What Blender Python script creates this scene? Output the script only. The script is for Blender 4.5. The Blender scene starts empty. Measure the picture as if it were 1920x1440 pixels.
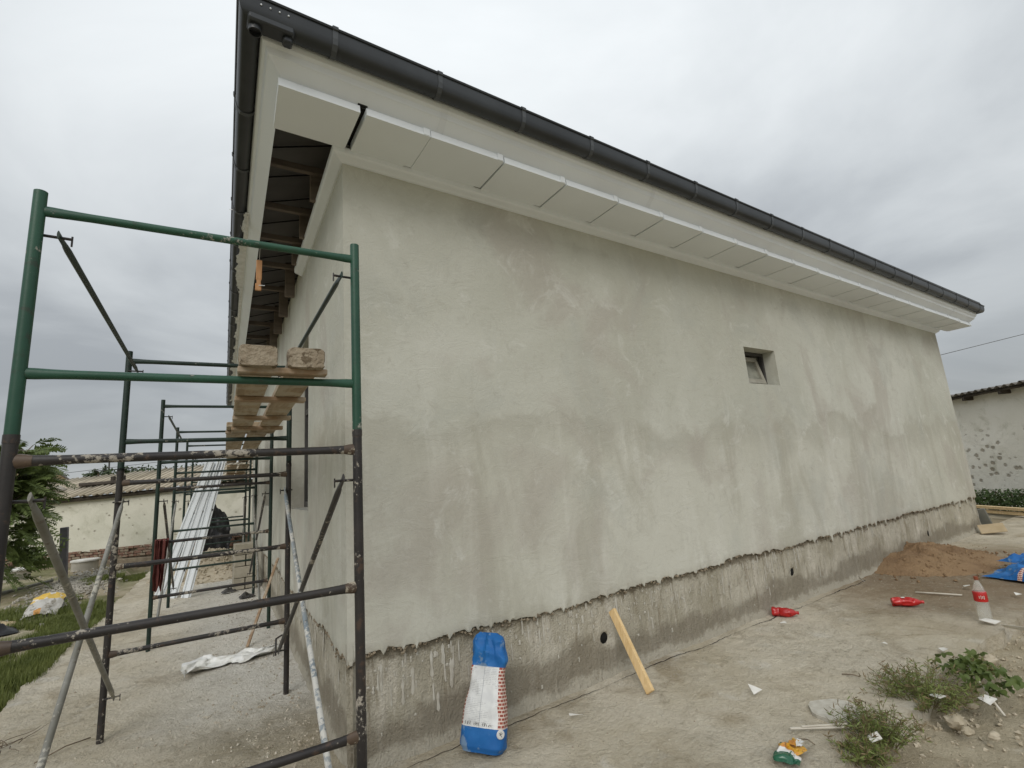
import bpy, math, random
from mathutils import Vector, Matrix, noise
R = math.radians
random.seed(7)
scene = bpy.context.scene
C = scene.collection

# ---------------------------------------------------------------- camera
cd = bpy.data.cameras.new('camera'); cam = bpy.data.objects.new('camera', cd); C.objects.link(cam)
yaw, pit, rol = 0.5887296, 0.1916861, -0.0767747
fw = Vector((math.sin(yaw)*math.cos(pit), math.cos(yaw)*math.cos(pit), math.sin(pit)))
r0 = Vector((math.cos(yaw), -math.sin(yaw), 0)); u0 = r0.cross(fw)
rt = r0*math.cos(rol)+u0*math.sin(rol); up = -r0*math.sin(rol)+u0*math.cos(rol)
cam.matrix_world = Matrix(((rt.x, up.x, -fw.x, -0.7948), (rt.y, up.y, -fw.y, -3.0984), (rt.z, up.z, -fw.z, 1.55), (0, 0, 0, 1)))
cd.sensor_width = 36; cd.lens = 912.45*36/1920; cd.clip_start = 0.05; cd.clip_end = 2000
scene.camera = cam

# ---------------------------------------------------------------- world: overcast sky
SUN_EL, SUN_AZ = R(37), R(222)          # azimuth clockwise from +Y
w = bpy.data.worlds.new('World'); scene.world = w; w.use_nodes = True
nt = w.node_tree; nt.nodes.clear()
def N(t, **k):
    n = nt.nodes.new(t)
    for a, b in k.items(): setattr(n, a, b)
    return n
out = N('ShaderNodeOutputWorld'); bg = N('ShaderNodeBackground'); nt.links.new(bg.outputs[0], out.inputs[0])
sky = N('ShaderNodeTexSky'); sky.sky_type = 'NISHITA'; sky.sun_disc = False
sky.sun_elevation = SUN_EL; sky.sun_rotation = SUN_AZ; sky.air_density = 1.0; sky.dust_density = 3.0
tc = N('ShaderNodeTexCoord'); sep = N('ShaderNodeSeparateXYZ'); nt.links.new(tc.outputs['Generated'], sep.inputs[0])
ab = N('ShaderNodeMath', operation='ABSOLUTE'); nt.links.new(sep.outputs[2], ab.inputs[0])
ad = N('ShaderNodeMath', operation='ADD'); ad.inputs[1].default_value = 0.28; nt.links.new(ab.outputs[0], ad.inputs[0])
dx = N('ShaderNodeMath', operation='DIVIDE'); dy = N('ShaderNodeMath', operation='DIVIDE')
for d, i in ((dx, 0), (dy, 1)): nt.links.new(sep.outputs[i], d.inputs[0]); nt.links.new(ad.outputs[0], d.inputs[1])
cmb = N('ShaderNodeCombineXYZ'); nt.links.new(dx.outputs[0], cmb.inputs[0]); nt.links.new(dy.outputs[0], cmb.inputs[1])
mp = N('ShaderNodeMapping'); mp.inputs['Location'].default_value = (3.1, 1.7, 0); nt.links.new(cmb.outputs[0], mp.inputs[0])
n1 = N('ShaderNodeTexNoise'); n1.inputs['Scale'].default_value = 0.95; n1.inputs['Detail'].default_value = 8; n1.inputs['Roughness'].default_value = .52; n1.inputs['Distortion'].default_value = .5
nt.links.new(mp.outputs[0], n1.inputs['Vector'])
cr = N('ShaderNodeValToRGB'); nt.links.new(n1.outputs[0], cr.inputs[0])
e = cr.color_ramp.elements; e[0].position = .34; e[0].color = (.415, .44, .46, 1); e[1].position = .68; e[1].color = (.745, .775, .785, 1)
m = cr.color_ramp.elements.new(.5); m.color = (.59, .62, .635, 1)
mul = N('ShaderNodeMix', data_type='RGBA', blend_type='MULTIPLY'); mul.inputs[0].default_value = 1; nt.links.new(sky.outputs[0], mul.inputs[6]); mul.inputs[7].default_value = (.09, .09, .09, 1)
mx = N('ShaderNodeMix', data_type='RGBA'); mx.inputs[0].default_value = .88; nt.links.new(mul.outputs[2], mx.inputs[6]); nt.links.new(cr.outputs[0], mx.inputs[7])
# overcast luminance rises towards the zenith (CIE overcast sky)
cie = N('ShaderNodeMapRange'); nt.links.new(ab.outputs[0], cie.inputs[0]); cie.inputs[1].default_value = 0; cie.inputs[2].default_value = 1; cie.inputs[3].default_value = .74; cie.inputs[4].default_value = 1.70
ml = N('ShaderNodeMix', data_type='RGBA', blend_type='MULTIPLY'); ml.inputs[0].default_value = 1; nt.links.new(mx.outputs[2], ml.inputs[6]); nt.links.new(cie.outputs[0], ml.inputs[7])
nt.links.new(ml.outputs[2], bg.inputs[0]); bg.inputs[1].default_value = 1.0

# ---------------------------------------------------------------- sun (veiled by cloud), exposure
sl = bpy.data.lights.new('sun', 'SUN'); sl.energy = 1.25; sl.angle = R(32); sl.color = (1, .97, .92)
so = bpy.data.objects.new('sun', sl); C.objects.link(so)
sd = Vector((math.sin(SUN_AZ)*math.cos(SUN_EL), math.cos(SUN_AZ)*math.cos(SUN_EL), math.sin(SUN_EL)))
so.rotation_euler = (-sd).to_track_quat('-Z', 'Y').to_euler(); so.location = (0, 0, 30)
vs = scene.view_settings; vs.view_transform = 'Standard'; vs.look = 'None'; vs.exposure = 0; vs.gamma = 1; vs.use_curve_mapping = False

# ---------------------------------------------------------------- materials
class NT:
    """tiny node helper"""
    def __init__(s, name):
        s.m = bpy.data.materials.new(name); s.m.use_nodes = True; s.t = s.m.node_tree
        s.p = s.t.nodes['Principled BSDF']; s.rnd = None
    def n(s, t, **k):
        n = s.t.nodes.new(t)
        for a, b in k.items(): setattr(n, a, b)
        return n
    def l(s, a, b): s.t.links.new(a, b)
    def coord(s, scale=(1, 1, 1), loc=(0, 0, 0), rand=False):
        c = s.n('ShaderNodeTexCoord'); mp = s.n('ShaderNodeMapping'); mp.inputs['Scale'].default_value = scale; mp.inputs['Location'].default_value = loc
        if rand:
            oi = s.n('ShaderNodeObjectInfo'); mu = s.n('ShaderNodeMath', operation='MULTIPLY'); mu.inputs[1].default_value = 37; s.l(oi.outputs['Random'], mu.inputs[0])
            av = s.n('ShaderNodeVectorMath', operation='ADD'); s.l(c.outputs['Object'], av.inputs[0]); s.l(mu.outputs[0], av.inputs[1]); s.l(av.outputs[0], mp.inputs[0])
        else: s.l(c.outputs['Object'], mp.inputs[0])
        return mp.outputs[0]
    def noise(s, vec, scale=4, detail=6, rough=.55, dist=0):
        n = s.n('ShaderNodeTexNoise'); s.l(vec, n.inputs['Vector'])
        n.inputs['Scale'].default_value = scale; n.inputs['Detail'].default_value = detail; n.inputs['Roughness'].default_value = rough; n.inputs['Distortion'].default_value = dist
        return n.outputs[0]
    def ramp(s, fac, a, b, v0=0., v1=1.):
        r = s.n('ShaderNodeMapRange'); r.interpolation_type = 'SMOOTHSTEP'; s.l(fac, r.inputs[0])
        r.inputs[1].default_value = a; r.inputs[2].default_value = b; r.inputs[3].default_value = v0; r.inputs[4].default_value = v1
        return r.outputs[0]
    def mix(s, fac, a, b, blend='MIX'):
        x = s.n('ShaderNodeMix', data_type='RGBA', blend_type=blend)
        if isinstance(fac, (int, float)): x.inputs[0].default_value = fac
        else: s.l(fac, x.inputs[0])
        for i, c in ((6, a), (7, b)):
            if isinstance(c, tuple): x.inputs[i].default_value = (*c[:3], 1)
            else: s.l(c, x.inputs[i])
        return x.outputs[2]
    def math(s, op, a, b=0.):
        x = s.n('ShaderNodeMath', operation=op)
        for i, c in ((0, a), (1, b)):
            if isinstance(c, (int, float)): x.inputs[i].default_value = c
            else: s.l(c, x.inputs[i])
        return x.outputs[0]
    def z(s, axis=2):
        c = s.n('ShaderNodeTexCoord'); q = s.n('ShaderNodeSeparateXYZ'); s.l(c.outputs['Object'], q.inputs[0]); return q.outputs[axis]
    def bump(s, h, strength=.3, dist=.01):
        b = s.n('ShaderNodeBump'); b.inputs['Strength'].default_value = strength; b.inputs['Distance'].default_value = dist; s.l(h, b.inputs['Height'])
        s.l(b.outputs[0], s.p.inputs['Normal'])
    def done(s, col, rough=.8, metal=0, spec=.3):
        if isinstance(col, tuple): s.p.inputs['Base Color'].default_value = (*col[:3], 1)
        else: s.l(col, s.p.inputs['Base Color'])
        if isinstance(rough, (int, float)): s.p.inputs['Roughness'].default_value = rough
        else: s.l(rough, s.p.inputs['Roughness'])
        s.p.inputs['Metallic'].default_value = metal; s.p.inputs['Specular IOR Level'].default_value = spec
        return s.m
def simple(name, c1, c2, scale=4, rough=.8, bump=.2, bscale=40, metal=0, stretch=(1, 1, 1), c3=None, s3=9, t3=.62, spec=.3, bd=.005):
    t = NT(name); v = t.coord(stretch, rand=True)
    col = t.mix(t.ramp(t.noise(v, scale), .35, .65), c1, c2)
    if c3: col = t.mix(t.ramp(t.noise(v, s3, 5, .6), t3, t3+.06), col, c3)
    t.bump(t.noise(v, bscale, 5), bump, bd)
    return t.done(col, rough, metal, spec)
M = {}
# cement plaster
def plaster():
    t = NT('cement_plaster'); v = t.coord(); vs_ = t.coord((1, 1, .30)); vt = t.coord((1, 1, .16), (4, 3, 1))
    col = t.mix(t.ramp(t.noise(v, .55, 5, .55, .6), .36, .64), (.555, .55, .475), (.655, .65, .58))
    zz = t.math('ADD', t.z(), t.math('MULTIPLY', t.math('SUBTRACT', t.noise(v, 1.0, 5, .6, .4), .5), 1.5))
    low = t.ramp(zz, 2.10, 1.86)                                   # two lifts of plaster, the lower one later and streakier
    col = t.mix(t.math('MULTIPLY', low, .35), col, (.66, .635, .545))
    edge = t.math('MULTIPLY', t.ramp(zz, 1.45, 1.92), t.ramp(zz, 2.06, 1.93))
    col = t.mix(t.math('MULTIPLY', edge, .50), col, (.43, .415, .35))
    st = t.ramp(t.noise(vs_, 1.7, 7, .62, .8), .47, .66, 0, .62)
    col = t.mix(t.math('MULTIPLY', st, t.ramp(low, 0, 1, .35, 1)), col, (.46, .44, .365))
    col = t.mix(t.math('MULTIPLY', t.ramp(t.noise(vt, 2.6, 6, .6, .4), .52, .70, 0, .55), t.ramp(low, 0, 1, .2, 1)), col, (.76, .75, .68))
    col = t.mix(t.ramp(t.noise(t.coord((1, 1, .8), (9, 2, 5)), 1.1, 6, .58, .7), .48, .66, 0, .55), col, (.475, .435, .38))     # pinkish damp
    col = t.mix(t.ramp(t.noise(t.coord((1, 1, .8), (3, 12, 8)), 1.5, 6, .58, .7), .50, .68, 0, .40), col, (.49, .495, .445))   # greenish damp
    col = t.mix(t.ramp(t.noise(t.coord((1, 1, 1), (2, 7, 3)), 2.6, 9, .7, 1.2), .55, .70, 0, .50), col, (.76, .755, .70))
    col = t.mix(t.ramp(t.noise(v, 9, 9, .72, 1.0), .53, .70, 0, .42), col, (.46, .44, .375))
    col = t.mix(t.ramp(t.noise(v, 30, 6, .7), .58, .72, 0, .35), col, (.42, .40, .33))
    col = t.mix(t.ramp(t.noise(t.coord((1, 1, .6)), 24, 4, .6), .70, .76, 0, .55), col, (.30, .28, .23))
    arc = t.math('ABSOLUTE', t.math('SUBTRACT', t.noise(t.coord((1, 1, 1.3), (6, 1, 2)), 1.7, 5, .55, 2.4), .5))
    col = t.mix(t.math('MULTIPLY', t.ramp(arc, .022, .004), t.ramp(t.noise(v, 1.9, 4), .45, .6, 0, .22)), col, (.46, .44, .385))      # trowel arcs
    arc2 = t.math('ABSOLUTE', t.math('SUBTRACT', t.noise(t.coord((1, 1, 1.1), (1, 5, 9)), 2.3, 4, .5, 2.8), .5))
    col = t.mix(t.math('MULTIPLY', t.ramp(arc2, .018, .003), t.ramp(t.noise(t.coord(loc=(8, 8, 8)), 1.7, 4), .45, .6, 0, .16)), col, (.76, .75, .70))
    col = t.mix(1., col, (.862, .868, .865), 'MULTIPLY')
    h = t.math('ADD', t.noise(t.coord((1, 1, 1.6)), 4, 8, .68, 1.5), t.math('MULTIPLY', t.noise(v, 70, 4, .6), .22))
    t.bump(h, .38, .02)
    return t.done(col, .92, 0, .15)
M['plaster'] = plaster()
def plinthm():
    t = NT('rough_concrete_plinth'); v = t.coord(); vs_ = t.coord((1, 1, .12))
    col = t.mix(t.ramp(t.noise(v, 2.2, 7, .65), .35, .65), (.42, .385, .30), (.56, .525, .435))
    col = t.mix(t.ramp(t.noise(vs_, 9, 6, .65, .3), .5, .66, 0, .7), col, (.66, .62, .53))
    col = t.mix(t.ramp(t.noise(vs_, 14, 6, .65, .3), .54, .70, 0, .6), col, (.25, .21, .145))
    zz = t.math('ADD', t.z(), t.math('MULTIPLY', t.noise(v, 1.9, 7, .65), -.55))
    col = t.mix(t.ramp(zz, .02, -.10, 0, .72), col, (.245, .215, .165))      # rising damp
    col = t.mix(t.ramp(t.math('ADD', t.z(), t.math('MULTIPLY', t.noise(v, 7, 7, .7), -.22)), -.04, -.085, 0, .7), col, (.52, .485, .40))   # mortar thrown at the foot
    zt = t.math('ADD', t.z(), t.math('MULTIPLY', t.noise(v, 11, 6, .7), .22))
    col = t.mix(t.ramp(zt, .62, .68, 0, .8), col, (.15, .125, .085))          # darker towards the ragged plaster edge
    col = t.mix(t.ramp(t.noise(v, 30, 6, .72), .57, .68, 0, .65), col, (.2, .17, .12))
    col = t.mix(t.ramp(t.noise(v, 60, 5, .7), .60, .70, 0, .5), col, (.64, .60, .52))
    h = t.math('ADD', t.noise(t.coord((1, 1, .4)), 16, 8, .7), t.math('MULTIPLY', t.noise(v, 70, 5, .6), .4))
    t.bump(h, 1., .04)
    return t.done(col, .95, 0, .15)
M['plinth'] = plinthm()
def slabm():
    t = NT('dusty_concrete_apron'); v = t.coord()
    col = t.mix(t.ramp(t.noise(v, .8, 6, .6, .5), .36, .64), (.62, .55, .415), (.755, .69, .56))
    col = t.mix(t.ramp(t.noise(t.coord(loc=(5, 1, 0)), 1.7, 8, .66, .6), .52, .70, 0, .7), col, (.40, .325, .215))
    col = t.mix(t.ramp(t.noise(t.coord(loc=(1, 8, 0)), 2.6, 8, .66, .4), .55, .72, 0, .6), col, (.80, .765, .68))
    # dust of lime along the side wall
    x = t.z(0); y = t.z(1)
    near = t.math('MULTIPLY', t.ramp(t.math('ADD', x, t.math('MULTIPLY', t.noise(v, 1.5, 5, .6), .9)), -.9, .3), t.ramp(y, .6, 1.6))
    col = t.mix(t.math('MULTIPLY', near, .75), col, (.84, .82, .76))
    rough = t.math('MULTIPLY', t.math('MULTIPLY', t.ramp(y, 1.9, .7), t.ramp(x, -1.6, -.8)), t.ramp(x, .3, .1))
    col = t.mix(t.math('MULTIPLY', rough, t.ramp(t.noise(v, 3.5, 8, .7, .5), .36, .62, .1, .8)), col, (.36, .31, .22))
    # brown sand washed over the slab round the heap
    dxx = t.math('MULTIPLY', t.math('SUBTRACT', x, 7.2), .55); dyy = t.math('ADD', y, .75)
    dist = t.math('SQRT', t.math('ADD', t.math('MULTIPLY', dxx, dxx), t.math('MULTIPLY', dyy, dyy)))
    dist = t.math('ADD', dist, t.math('MULTIPLY', t.noise(v, 2.2, 6, .65), .9))
    col = t.mix(t.ramp(dist, 2.15, 1.1, 0, .85), col, (.25, .175, .105))
    rg = t.ramp(t.noise(t.coord(loc=(4, 4, 0)), 1.1, 5, .6), .42, .64, .42, 1)       # smooth and gritty zones
    col = t.mix(t.math('MULTIPLY', t.ramp(t.noise(v, 13, 9, .74, .8), .52, .66, 0, .62), rg), col, (.36, .305, .21))  # dark grit specks, colouring in crevice shade the bump barely shows
    col = t.mix(t.math('MULTIPLY', t.ramp(t.noise(t.coord(loc=(1, 1, 4)), 21, 9, .75, .8), .54, .66, 0, .7), rg), col, (.70, .66, .56))
    col = t.mix(t.math('MULTIPLY', t.ramp(t.noise(v, 46, 6, .72), .55, .66, 0, .5), rg), col, (.27, .225, .155))
    col = t.mix(t.ramp(t.noise(v, 90, 4, .6), .66, .74, 0, .5), col, (.74, .71, .63))
    h = t.math('ADD', t.math('MULTIPLY', t.noise(v, 9, 9, .72, .6), t.ramp(rg, .25, 1, .6, 1.2)), t.math('MULTIPLY', t.noise(v, 50, 6, .7), .5))
    col = t.mix(t.ramp(t.noise(t.coord(loc=(2, 9, 1)), 6, 9, .72, 1.4), .54, .68, 0, .5), col, (.33, .27, .18))
    t.bump(h, 1., .06)
    return t.done(col, .95, 0, .12)
M['slab'] = slabm()
def dirtm():
    t = NT('dry_ground'); v = t.coord()
    col = t.mix(t.ramp(t.noise(v, .5, 7, .6, .4), .38, .62), (.34, .285, .19), (.50, .44, .325))
    col = t.mix(t.ramp(t.noise(t.coord(loc=(3, 4, 0)), 2.5, 8, .68, .5), .5, .7, 0, .7), col, (.25, .205, .135))
    col = t.mix(t.ramp(t.noise(t.coord(loc=(7, 1, 0)), 5, 8, .7), .56, .72, 0, .6), col, (.58, .53, .43))
    g = t.math('MULTIPLY', t.ramp(t.noise(t.coord(loc=(2, 2, 0)), .7, 6, .65), .42, .58), t.ramp(t.z(0), -1.2, -2.2))
    col = t.mix(t.math('MULTIPLY', g, .7), col, (.13, .15, .05))
    col = t.mix(t.ramp(t.noise(v, 40, 5, .7), .58, .7, 0, .5), col, (.2, .165, .11))
    h = t.math('ADD', t.noise(v, 7, 9, .7, .5), t.math('MULTIPLY', t.noise(v, 45, 6, .68), .5))
    t.bump(h, 1, .04)
    return t.done(col, .97, 0, .1)
M['dirt'] = dirtm()
M['white'] = simple('white_coated_steel', (.80, .84, .875), (.75, .785, .82), 1.2, .42, .10, 7)
M['whitev'] = simple('white_panel_paint', (.80, .84, .87), (.76, .795, .825), .9, .45, .10, 4)
M['film'] = simple('torn_white_film', (.82, .82, .80), (.7, .7, .66), 20, .35, .3, 60)
M['gutter'] = simple('anthracite_gutter', (.018, .021, .024), (.030, .034, .038), 2, .42, .08, 12, spec=.5)
M['strap'] = simple('grey_gutter_bracket', (.042, .047, .052), (.062, .068, .073), 4, .45, .08, 12, spec=.5)
M['roof'] = simple('anthracite_roof_steel', (.030, .033, .036), (.045, .047, .05), 2, .5, .1, 12)
M['darkwood'] = simple('weathered_rafter_wood', (.13, .105, .086), (.19, .155, .13), 3, .85, .4, 30, stretch=(1, 1, 4))
M['underlay'] = simple('dark_underlay', (.16, .152, .145), (.21, .20, .19), 2, .7, .3, 8)
def paintm(name, a, b, rust, splash, t3):
    t = NT(name); v = t.coord(rand=True)
    col = t.mix(t.ramp(t.noise(v, 5), .35, .65), a, b)
    col = t.mix(t.ramp(t.noise(v, 22, 6, .65), .56, .68, 0, .8), col, rust)
    sp = t.ramp(t.math('ADD', t.math('MULTIPLY', t.noise(v, 40, 6, .7), .5), t.math('MULTIPLY', t.noise(v, 3.2, 3), .5)), t3-.015, t3+.02)
    col = t.mix(sp, col, splash)
    t.bump(t.math('ADD', t.math('MULTIPLY', t.noise(v, 60, 5), .4), sp), .45, .003)
    return t.done(col, t.ramp(sp, 0, 1, .45, .9), 0, .4)
M['green'] = paintm('green_scaffold_paint', (.016, .065, .040), (.024, .085, .052), (.03, .045, .03), (.30, .30, .26), .595)
M['green_backlit'] = paintm('backlit_green_scaffold_paint', (.009, .022, .017), (.015, .034, .024), (.014, .016, .014), (.28, .27, .23), .62)  # green paint darkened: backlight shade on the frames put into its colour
M['black'] = paintm('worn_black_scaffold_paint', (.020, .018, .018), (.034, .030, .028), (.075, .048, .034), (.34, .31, .26), .572)
M['galv'] = paintm('dull_grey_brace_tube', (.16, .155, .13), (.23, .225, .20), (.12, .095, .07), (.42, .40, .34), .56)
M['bluepaint'] = paintm('pale_blue_splashed_tube', (.20, .24, .27), (.32, .34, .34), (.12, .11, .10), (.55, .54, .50), .53)
M['weld'] = paintm('rusty_joint', (.055, .040, .031), (.10, .068, .046), (.15, .10, .065), (.36, .32, .25), .545)
def woodm(name, a, b, ax='X', plas=None):
    t = NT(name); st = {'X': (1.2, 14, 14), 'Y': (14, 1.2, 14), 'Z': (14, 14, 1.2)}[ax]
    v = t.coord(st, rand=True); v1 = t.coord(rand=True)
    col = t.mix(t.ramp(t.noise(v, 2.2, 6, .6, .6), .36, .64), a, b)
    if plas: col = t.mix(t.ramp(t.noise(v1, 7, 7, .65, .4), .46, .60, 0, .9), col, plas)
    t.bump(t.noise(v, 5, 6, .65), .4, .004)
    return t.done(col, .8, 0, .2)
M['plank'] = woodm('used_deck_plank', (.27, .20, .13), (.40, .315, .215), 'Y', (.42, .365, .28))
M['cleat'] = woodm('used_cleat_wood', (.26, .175, .11), (.36, .26, .17), 'X', (.40, .33, .25))
M['crust'] = simple('plaster_crusted_plank_end', (.35, .295, .22), (.255, .205, .145), 14, .95, 1., 40, c3=(.15, .115, .075), s3=20, t3=.57, bd=.02)
M['newwood'] = woodm('fresh_pine', (.66, .46, .22), (.78, .58, .32), 'Z')
M['newwoodx'] = woodm('fresh_pine_timber', (.62, .46, .25), (.74, .58, .35), 'X')
M['orangewood'] = woodm('orange_wood_offcut', (.48, .25, .12), (.60, .34, .18), 'Z')
M['whitewash'] = None
def whitewash(name='stained_whitewash', sc=4.6, thr=.60, zt=1.95, ca=(.70, .68, .58), cb=(.60, .59, .49)):
    t = NT(name); v = t.coord()
    col = t.mix(t.ramp(t.noise(v, .8, 6, .6), .35, .65), ca, cb)
    col = t.mix(t.ramp(t.noise(v, 2.2, 8, .68, .4), .52, .70, 0, .6), col, (.48, .47, .37))
    vo = t.n('ShaderNodeTexVoronoi'); t.l(t.coord((1, 1, 1.25)), vo.inputs['Vector']); vo.inputs['Scale'].default_value = sc
    d = t.math('ADD', vo.outputs['Distance'], t.math('MULTIPLY', t.noise(v, 8, 6, .7), .7))
    gate = t.math('MULTIPLY', t.ramp(t.noise(v, 1.3, 3), .40, .50), t.ramp(t.z(), zt, zt-.35))
    sp = t.math('MULTIPLY', t.ramp(d, thr, thr-.2), gate)
    col = t.mix(t.math('MULTIPLY', sp, .72), col, (.25, .21, .15))
    t.bump(t.math('SUBTRACT', t.noise(v, 5, 8, .7), sp), .7, .03)
    return t.done(col, .95, 0, .1)
M['whitewash'] = whitewash(thr=.56); M['whitewash2'] = whitewash('pitted_whitewash', 5.2, .74, 2.0, (.86, .84, .77), (.78, .76, .68))
M['brick'] = simple('old_red_brick', (.17, .092, .066), (.25, .15, .11), 6, .95, .6, 25, c3=(.28, .23, .17), s3=8, t3=.50, bd=.01)
M['mortar'] = simple('crumbling_mortar', (.20, .16, .115), (.30, .25, .18), 6, .95, .8, 18, bd=.02)
M['asbestos'] = simple('old_corrugated_cement_sheet', (.33, .29, .215), (.47, .415, .32), 1.6, .95, .4, 22, c3=(.19, .16, .115), s3=5, t3=.56)
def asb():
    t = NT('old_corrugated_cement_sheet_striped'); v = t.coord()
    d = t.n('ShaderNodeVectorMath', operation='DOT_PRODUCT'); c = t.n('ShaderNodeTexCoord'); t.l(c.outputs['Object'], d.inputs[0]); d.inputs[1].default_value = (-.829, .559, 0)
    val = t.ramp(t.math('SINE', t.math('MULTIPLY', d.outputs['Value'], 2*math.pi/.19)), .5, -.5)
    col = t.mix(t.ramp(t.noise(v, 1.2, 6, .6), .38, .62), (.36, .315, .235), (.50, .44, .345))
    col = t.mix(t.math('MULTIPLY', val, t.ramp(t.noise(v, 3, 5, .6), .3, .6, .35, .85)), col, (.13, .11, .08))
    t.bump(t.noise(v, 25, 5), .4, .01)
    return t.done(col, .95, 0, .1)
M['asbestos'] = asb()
M['asbestosdark'] = simple('dark_corrugated_sheet', (.13, .12, .11), (.20, .185, .165), 2, .95, .4, 22)
M['beam'] = simple('tarred_beam', (.05, .042, .035), (.09, .075, .06), 4, .9, .3, 20)
def leafm(name, a, b, tr=.25):
    t = NT(name); v = t.coord(rand=True)
    g = t.n('ShaderNodeNewGeometry')
    col = t.mix(t.ramp(t.noise(v, 3.5, 3), .35, .65), a, b)
    col = t.mix(t.math('MULTIPLY', g.outputs['Random Per Island'], .5), col, tuple(x*1.5 for x in b))
    t.p.inputs['Transmission Weight'].default_value = 0
    m = t.done(col, .55, 0, .35)
    tl = t.n('ShaderNodeBsdfTranslucent'); t.l(col, tl.inputs[0]); ms = t.n('ShaderNodeMixShader'); ms.inputs[0].default_value = tr
    o = t.t.nodes['Material Output']; t.l(t.p.outputs[0], ms.inputs[1]); t.l(tl.outputs[0], ms.inputs[2]); t.l(ms.outputs[0], o.inputs[0])
    return m
M['grass'] = leafm('short_grass', (.095, .12, .030), (.165, .19, .055))
M['weed'] = leafm('weed_leaves', (.125, .165, .045), (.19, .23, .07))
M['weedstem'] = simple('dry_weed_stem', (.13, .105, .055), (.19, .16, .09), 8, .9, .2)
M['drytip'] = leafm('dry_weed_tips', (.14, .105, .055), (.20, .15, .08), .1)
M['vine'] = leafm('lobed_leaves', (.065, .10, .025), (.105, .14, .038))
M['ailan'] = leafm('pinnate_leaves', (.075, .105, .030), (.125, .165, .05))
M['fartree'] = leafm('far_foliage', (.035, .055, .02), (.065, .09, .035))
M['hedge'] = leafm('hedge_leaves', (.03, .055, .014), (.055, .09, .025))
M['bark'] = simple('bark', (.10, .08, .055), (.17, .14, .10), 6, .95, .6, 25)
M['stone'] = simple('grey_gravel', (.30, .28, .24), (.46, .43, .37), 3, .95, .5, 30)
M['clod'] = simple('dry_clod', (.36, .31, .22), (.50, .44, .34), 5, .97, .7, 30, bd=.01)
M['sand'] = simple('brown_sand', (.215, .135, .074), (.30, .20, .112), 2.2, .97, 1., 40, bd=.03)
M['block'] = simple('cement_block', (.33, .30, .235), (.42, .385, .31), 5, .95, .6, 40)
M['redpet'] = simple('red_plastic', (.50, .016, .014), (.38, .010, .010), 8, .22, .3, 30, spec=.6)
M['cap'] = simple('brown_red_cap', (.22, .06, .03), (.26, .08, .04), 8, .4, .1)
def petm():
    t = NT('clear_plastic'); t.p.inputs['Transmission Weight'].default_value = .78; t.p.inputs['IOR'].default_value = 1.12
    return t.done((.90, .91, .88), .16, 0, .5)
M['pet'] = petm()
M['paper'] = simple('white_paper', (.74, .73, .69), (.62, .60, .55), 8, .8, .3, 20)
M['card'] = simple('cardboard', (.42, .33, .20), (.50, .40, .26), 4, .9, .2)
M['cloth'] = simple('dark_red_cloth', (.115, .035, .030), (.16, .055, .045), 5, .95, .5, 60)
M['blackbag'] = simple('black_plastic', (.012, .012, .013), (.02, .02, .02), 6, .35, .4, 20)
M['twig'] = simple('dry_twig', (.13, .10, .07), (.20, .16, .11), 12, .9, .3)
M['strip'] = simple('bleached_strip', (.66, .62, .54), (.54, .50, .42), 7, .8, .2)
M['greypost'] = simple('grey_painted_post', (.14, .135, .15), (.19, .18, .19), 4, .7, .2)
M['lime'] = simple('dried_splash', (.53, .51, .45), (.43, .405, .345), 20, .95, .4, 60)
M['crumbs'] = simple('mortar_crumb', (.56, .52, .43), (.36, .31, .235), 3, .95, .5, 60)
M['ringc'] = simple('cement_ring', (.38, .36, .31), (.48, .45, .39), 4, .95, .4, 20)
M['darkboard'] = simple('dark_grey_board', (.13, .135, .115), (.19, .19, .165), 4, .8, .2)
M['upvc'] = simple('dusty_white_frame', (.36, .345, .29), (.27, .255, .21), 6, .7, .2)
M['dframe'] = simple('graphite_frame', (.05, .048, .045), (.075, .072, .068), 4, .5, .1)
def glassm(name, c, rough):
    t = NT(name); v = t.coord(); col = t.mix(t.ramp(t.noise(v, 6, 6, .6), .4, .65), c, tuple(x*1.7+.02 for x in c))
    return t.done(col, rough, 0, .6)
M['glass'] = glassm('window_glass_dark_room', (.06, .065, .065), .06)
M['dustglass'] = glassm('dust_coated_pane', (.15, .15, .12), .45)
M['dark'] = simple('shade_and_seam_black', (.01, .01, .009), (.015, .014, .012), 5, 1, .1)  # near-black: painted shade in hole, crack and soffit gaps; also real sheet seams
# cement bag skins (local Z is up the bag, local X across)
M['blue'] = simple('blue_paper', (.012, .110, .34), (.020, .155, .43), 5, .55, .25, 14, c3=(.16, .25, .38), s3=7, t3=.56, bd=.006)
def labelm():
    t = NT('white_printed_label'); v = t.coord((1, 1, 1))
    z = t.z(2); x = t.z(0)
    rows = t.ramp(t.math('SINE', t.math('MULTIPLY', z, 720.)), .0, .5)
    words = t.ramp(t.noise(t.coord((95, 1, 46)), 1, 2, .5), .42, .5)
    para = t.ramp(t.noise(t.coord((7, 1, 24)), 1, 1, .4), .46, .52)
    ink = t.math('MULTIPLY', t.math('MULTIPLY', rows, words), para)
    fold = t.ramp(t.math('ABSOLUTE', t.math('ADD', x, .004)), .0022, .0008)
    col = t.mix(t.ramp(t.noise(v, 12, 5), .4, .65), (.70, .71, .70), (.60, .61, .61))
    col = t.mix(t.math('MULTIPLY', ink, .42), col, (.26, .27, .29))
    col = t.mix(t.math('MULTIPLY', fold, .6), col, (.2, .22, .26))
    t.bump(t.noise(v, 18, 4), .25, .004)
    return t.done(col, .55, 0, .3)
M['label'] = labelm()
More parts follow.
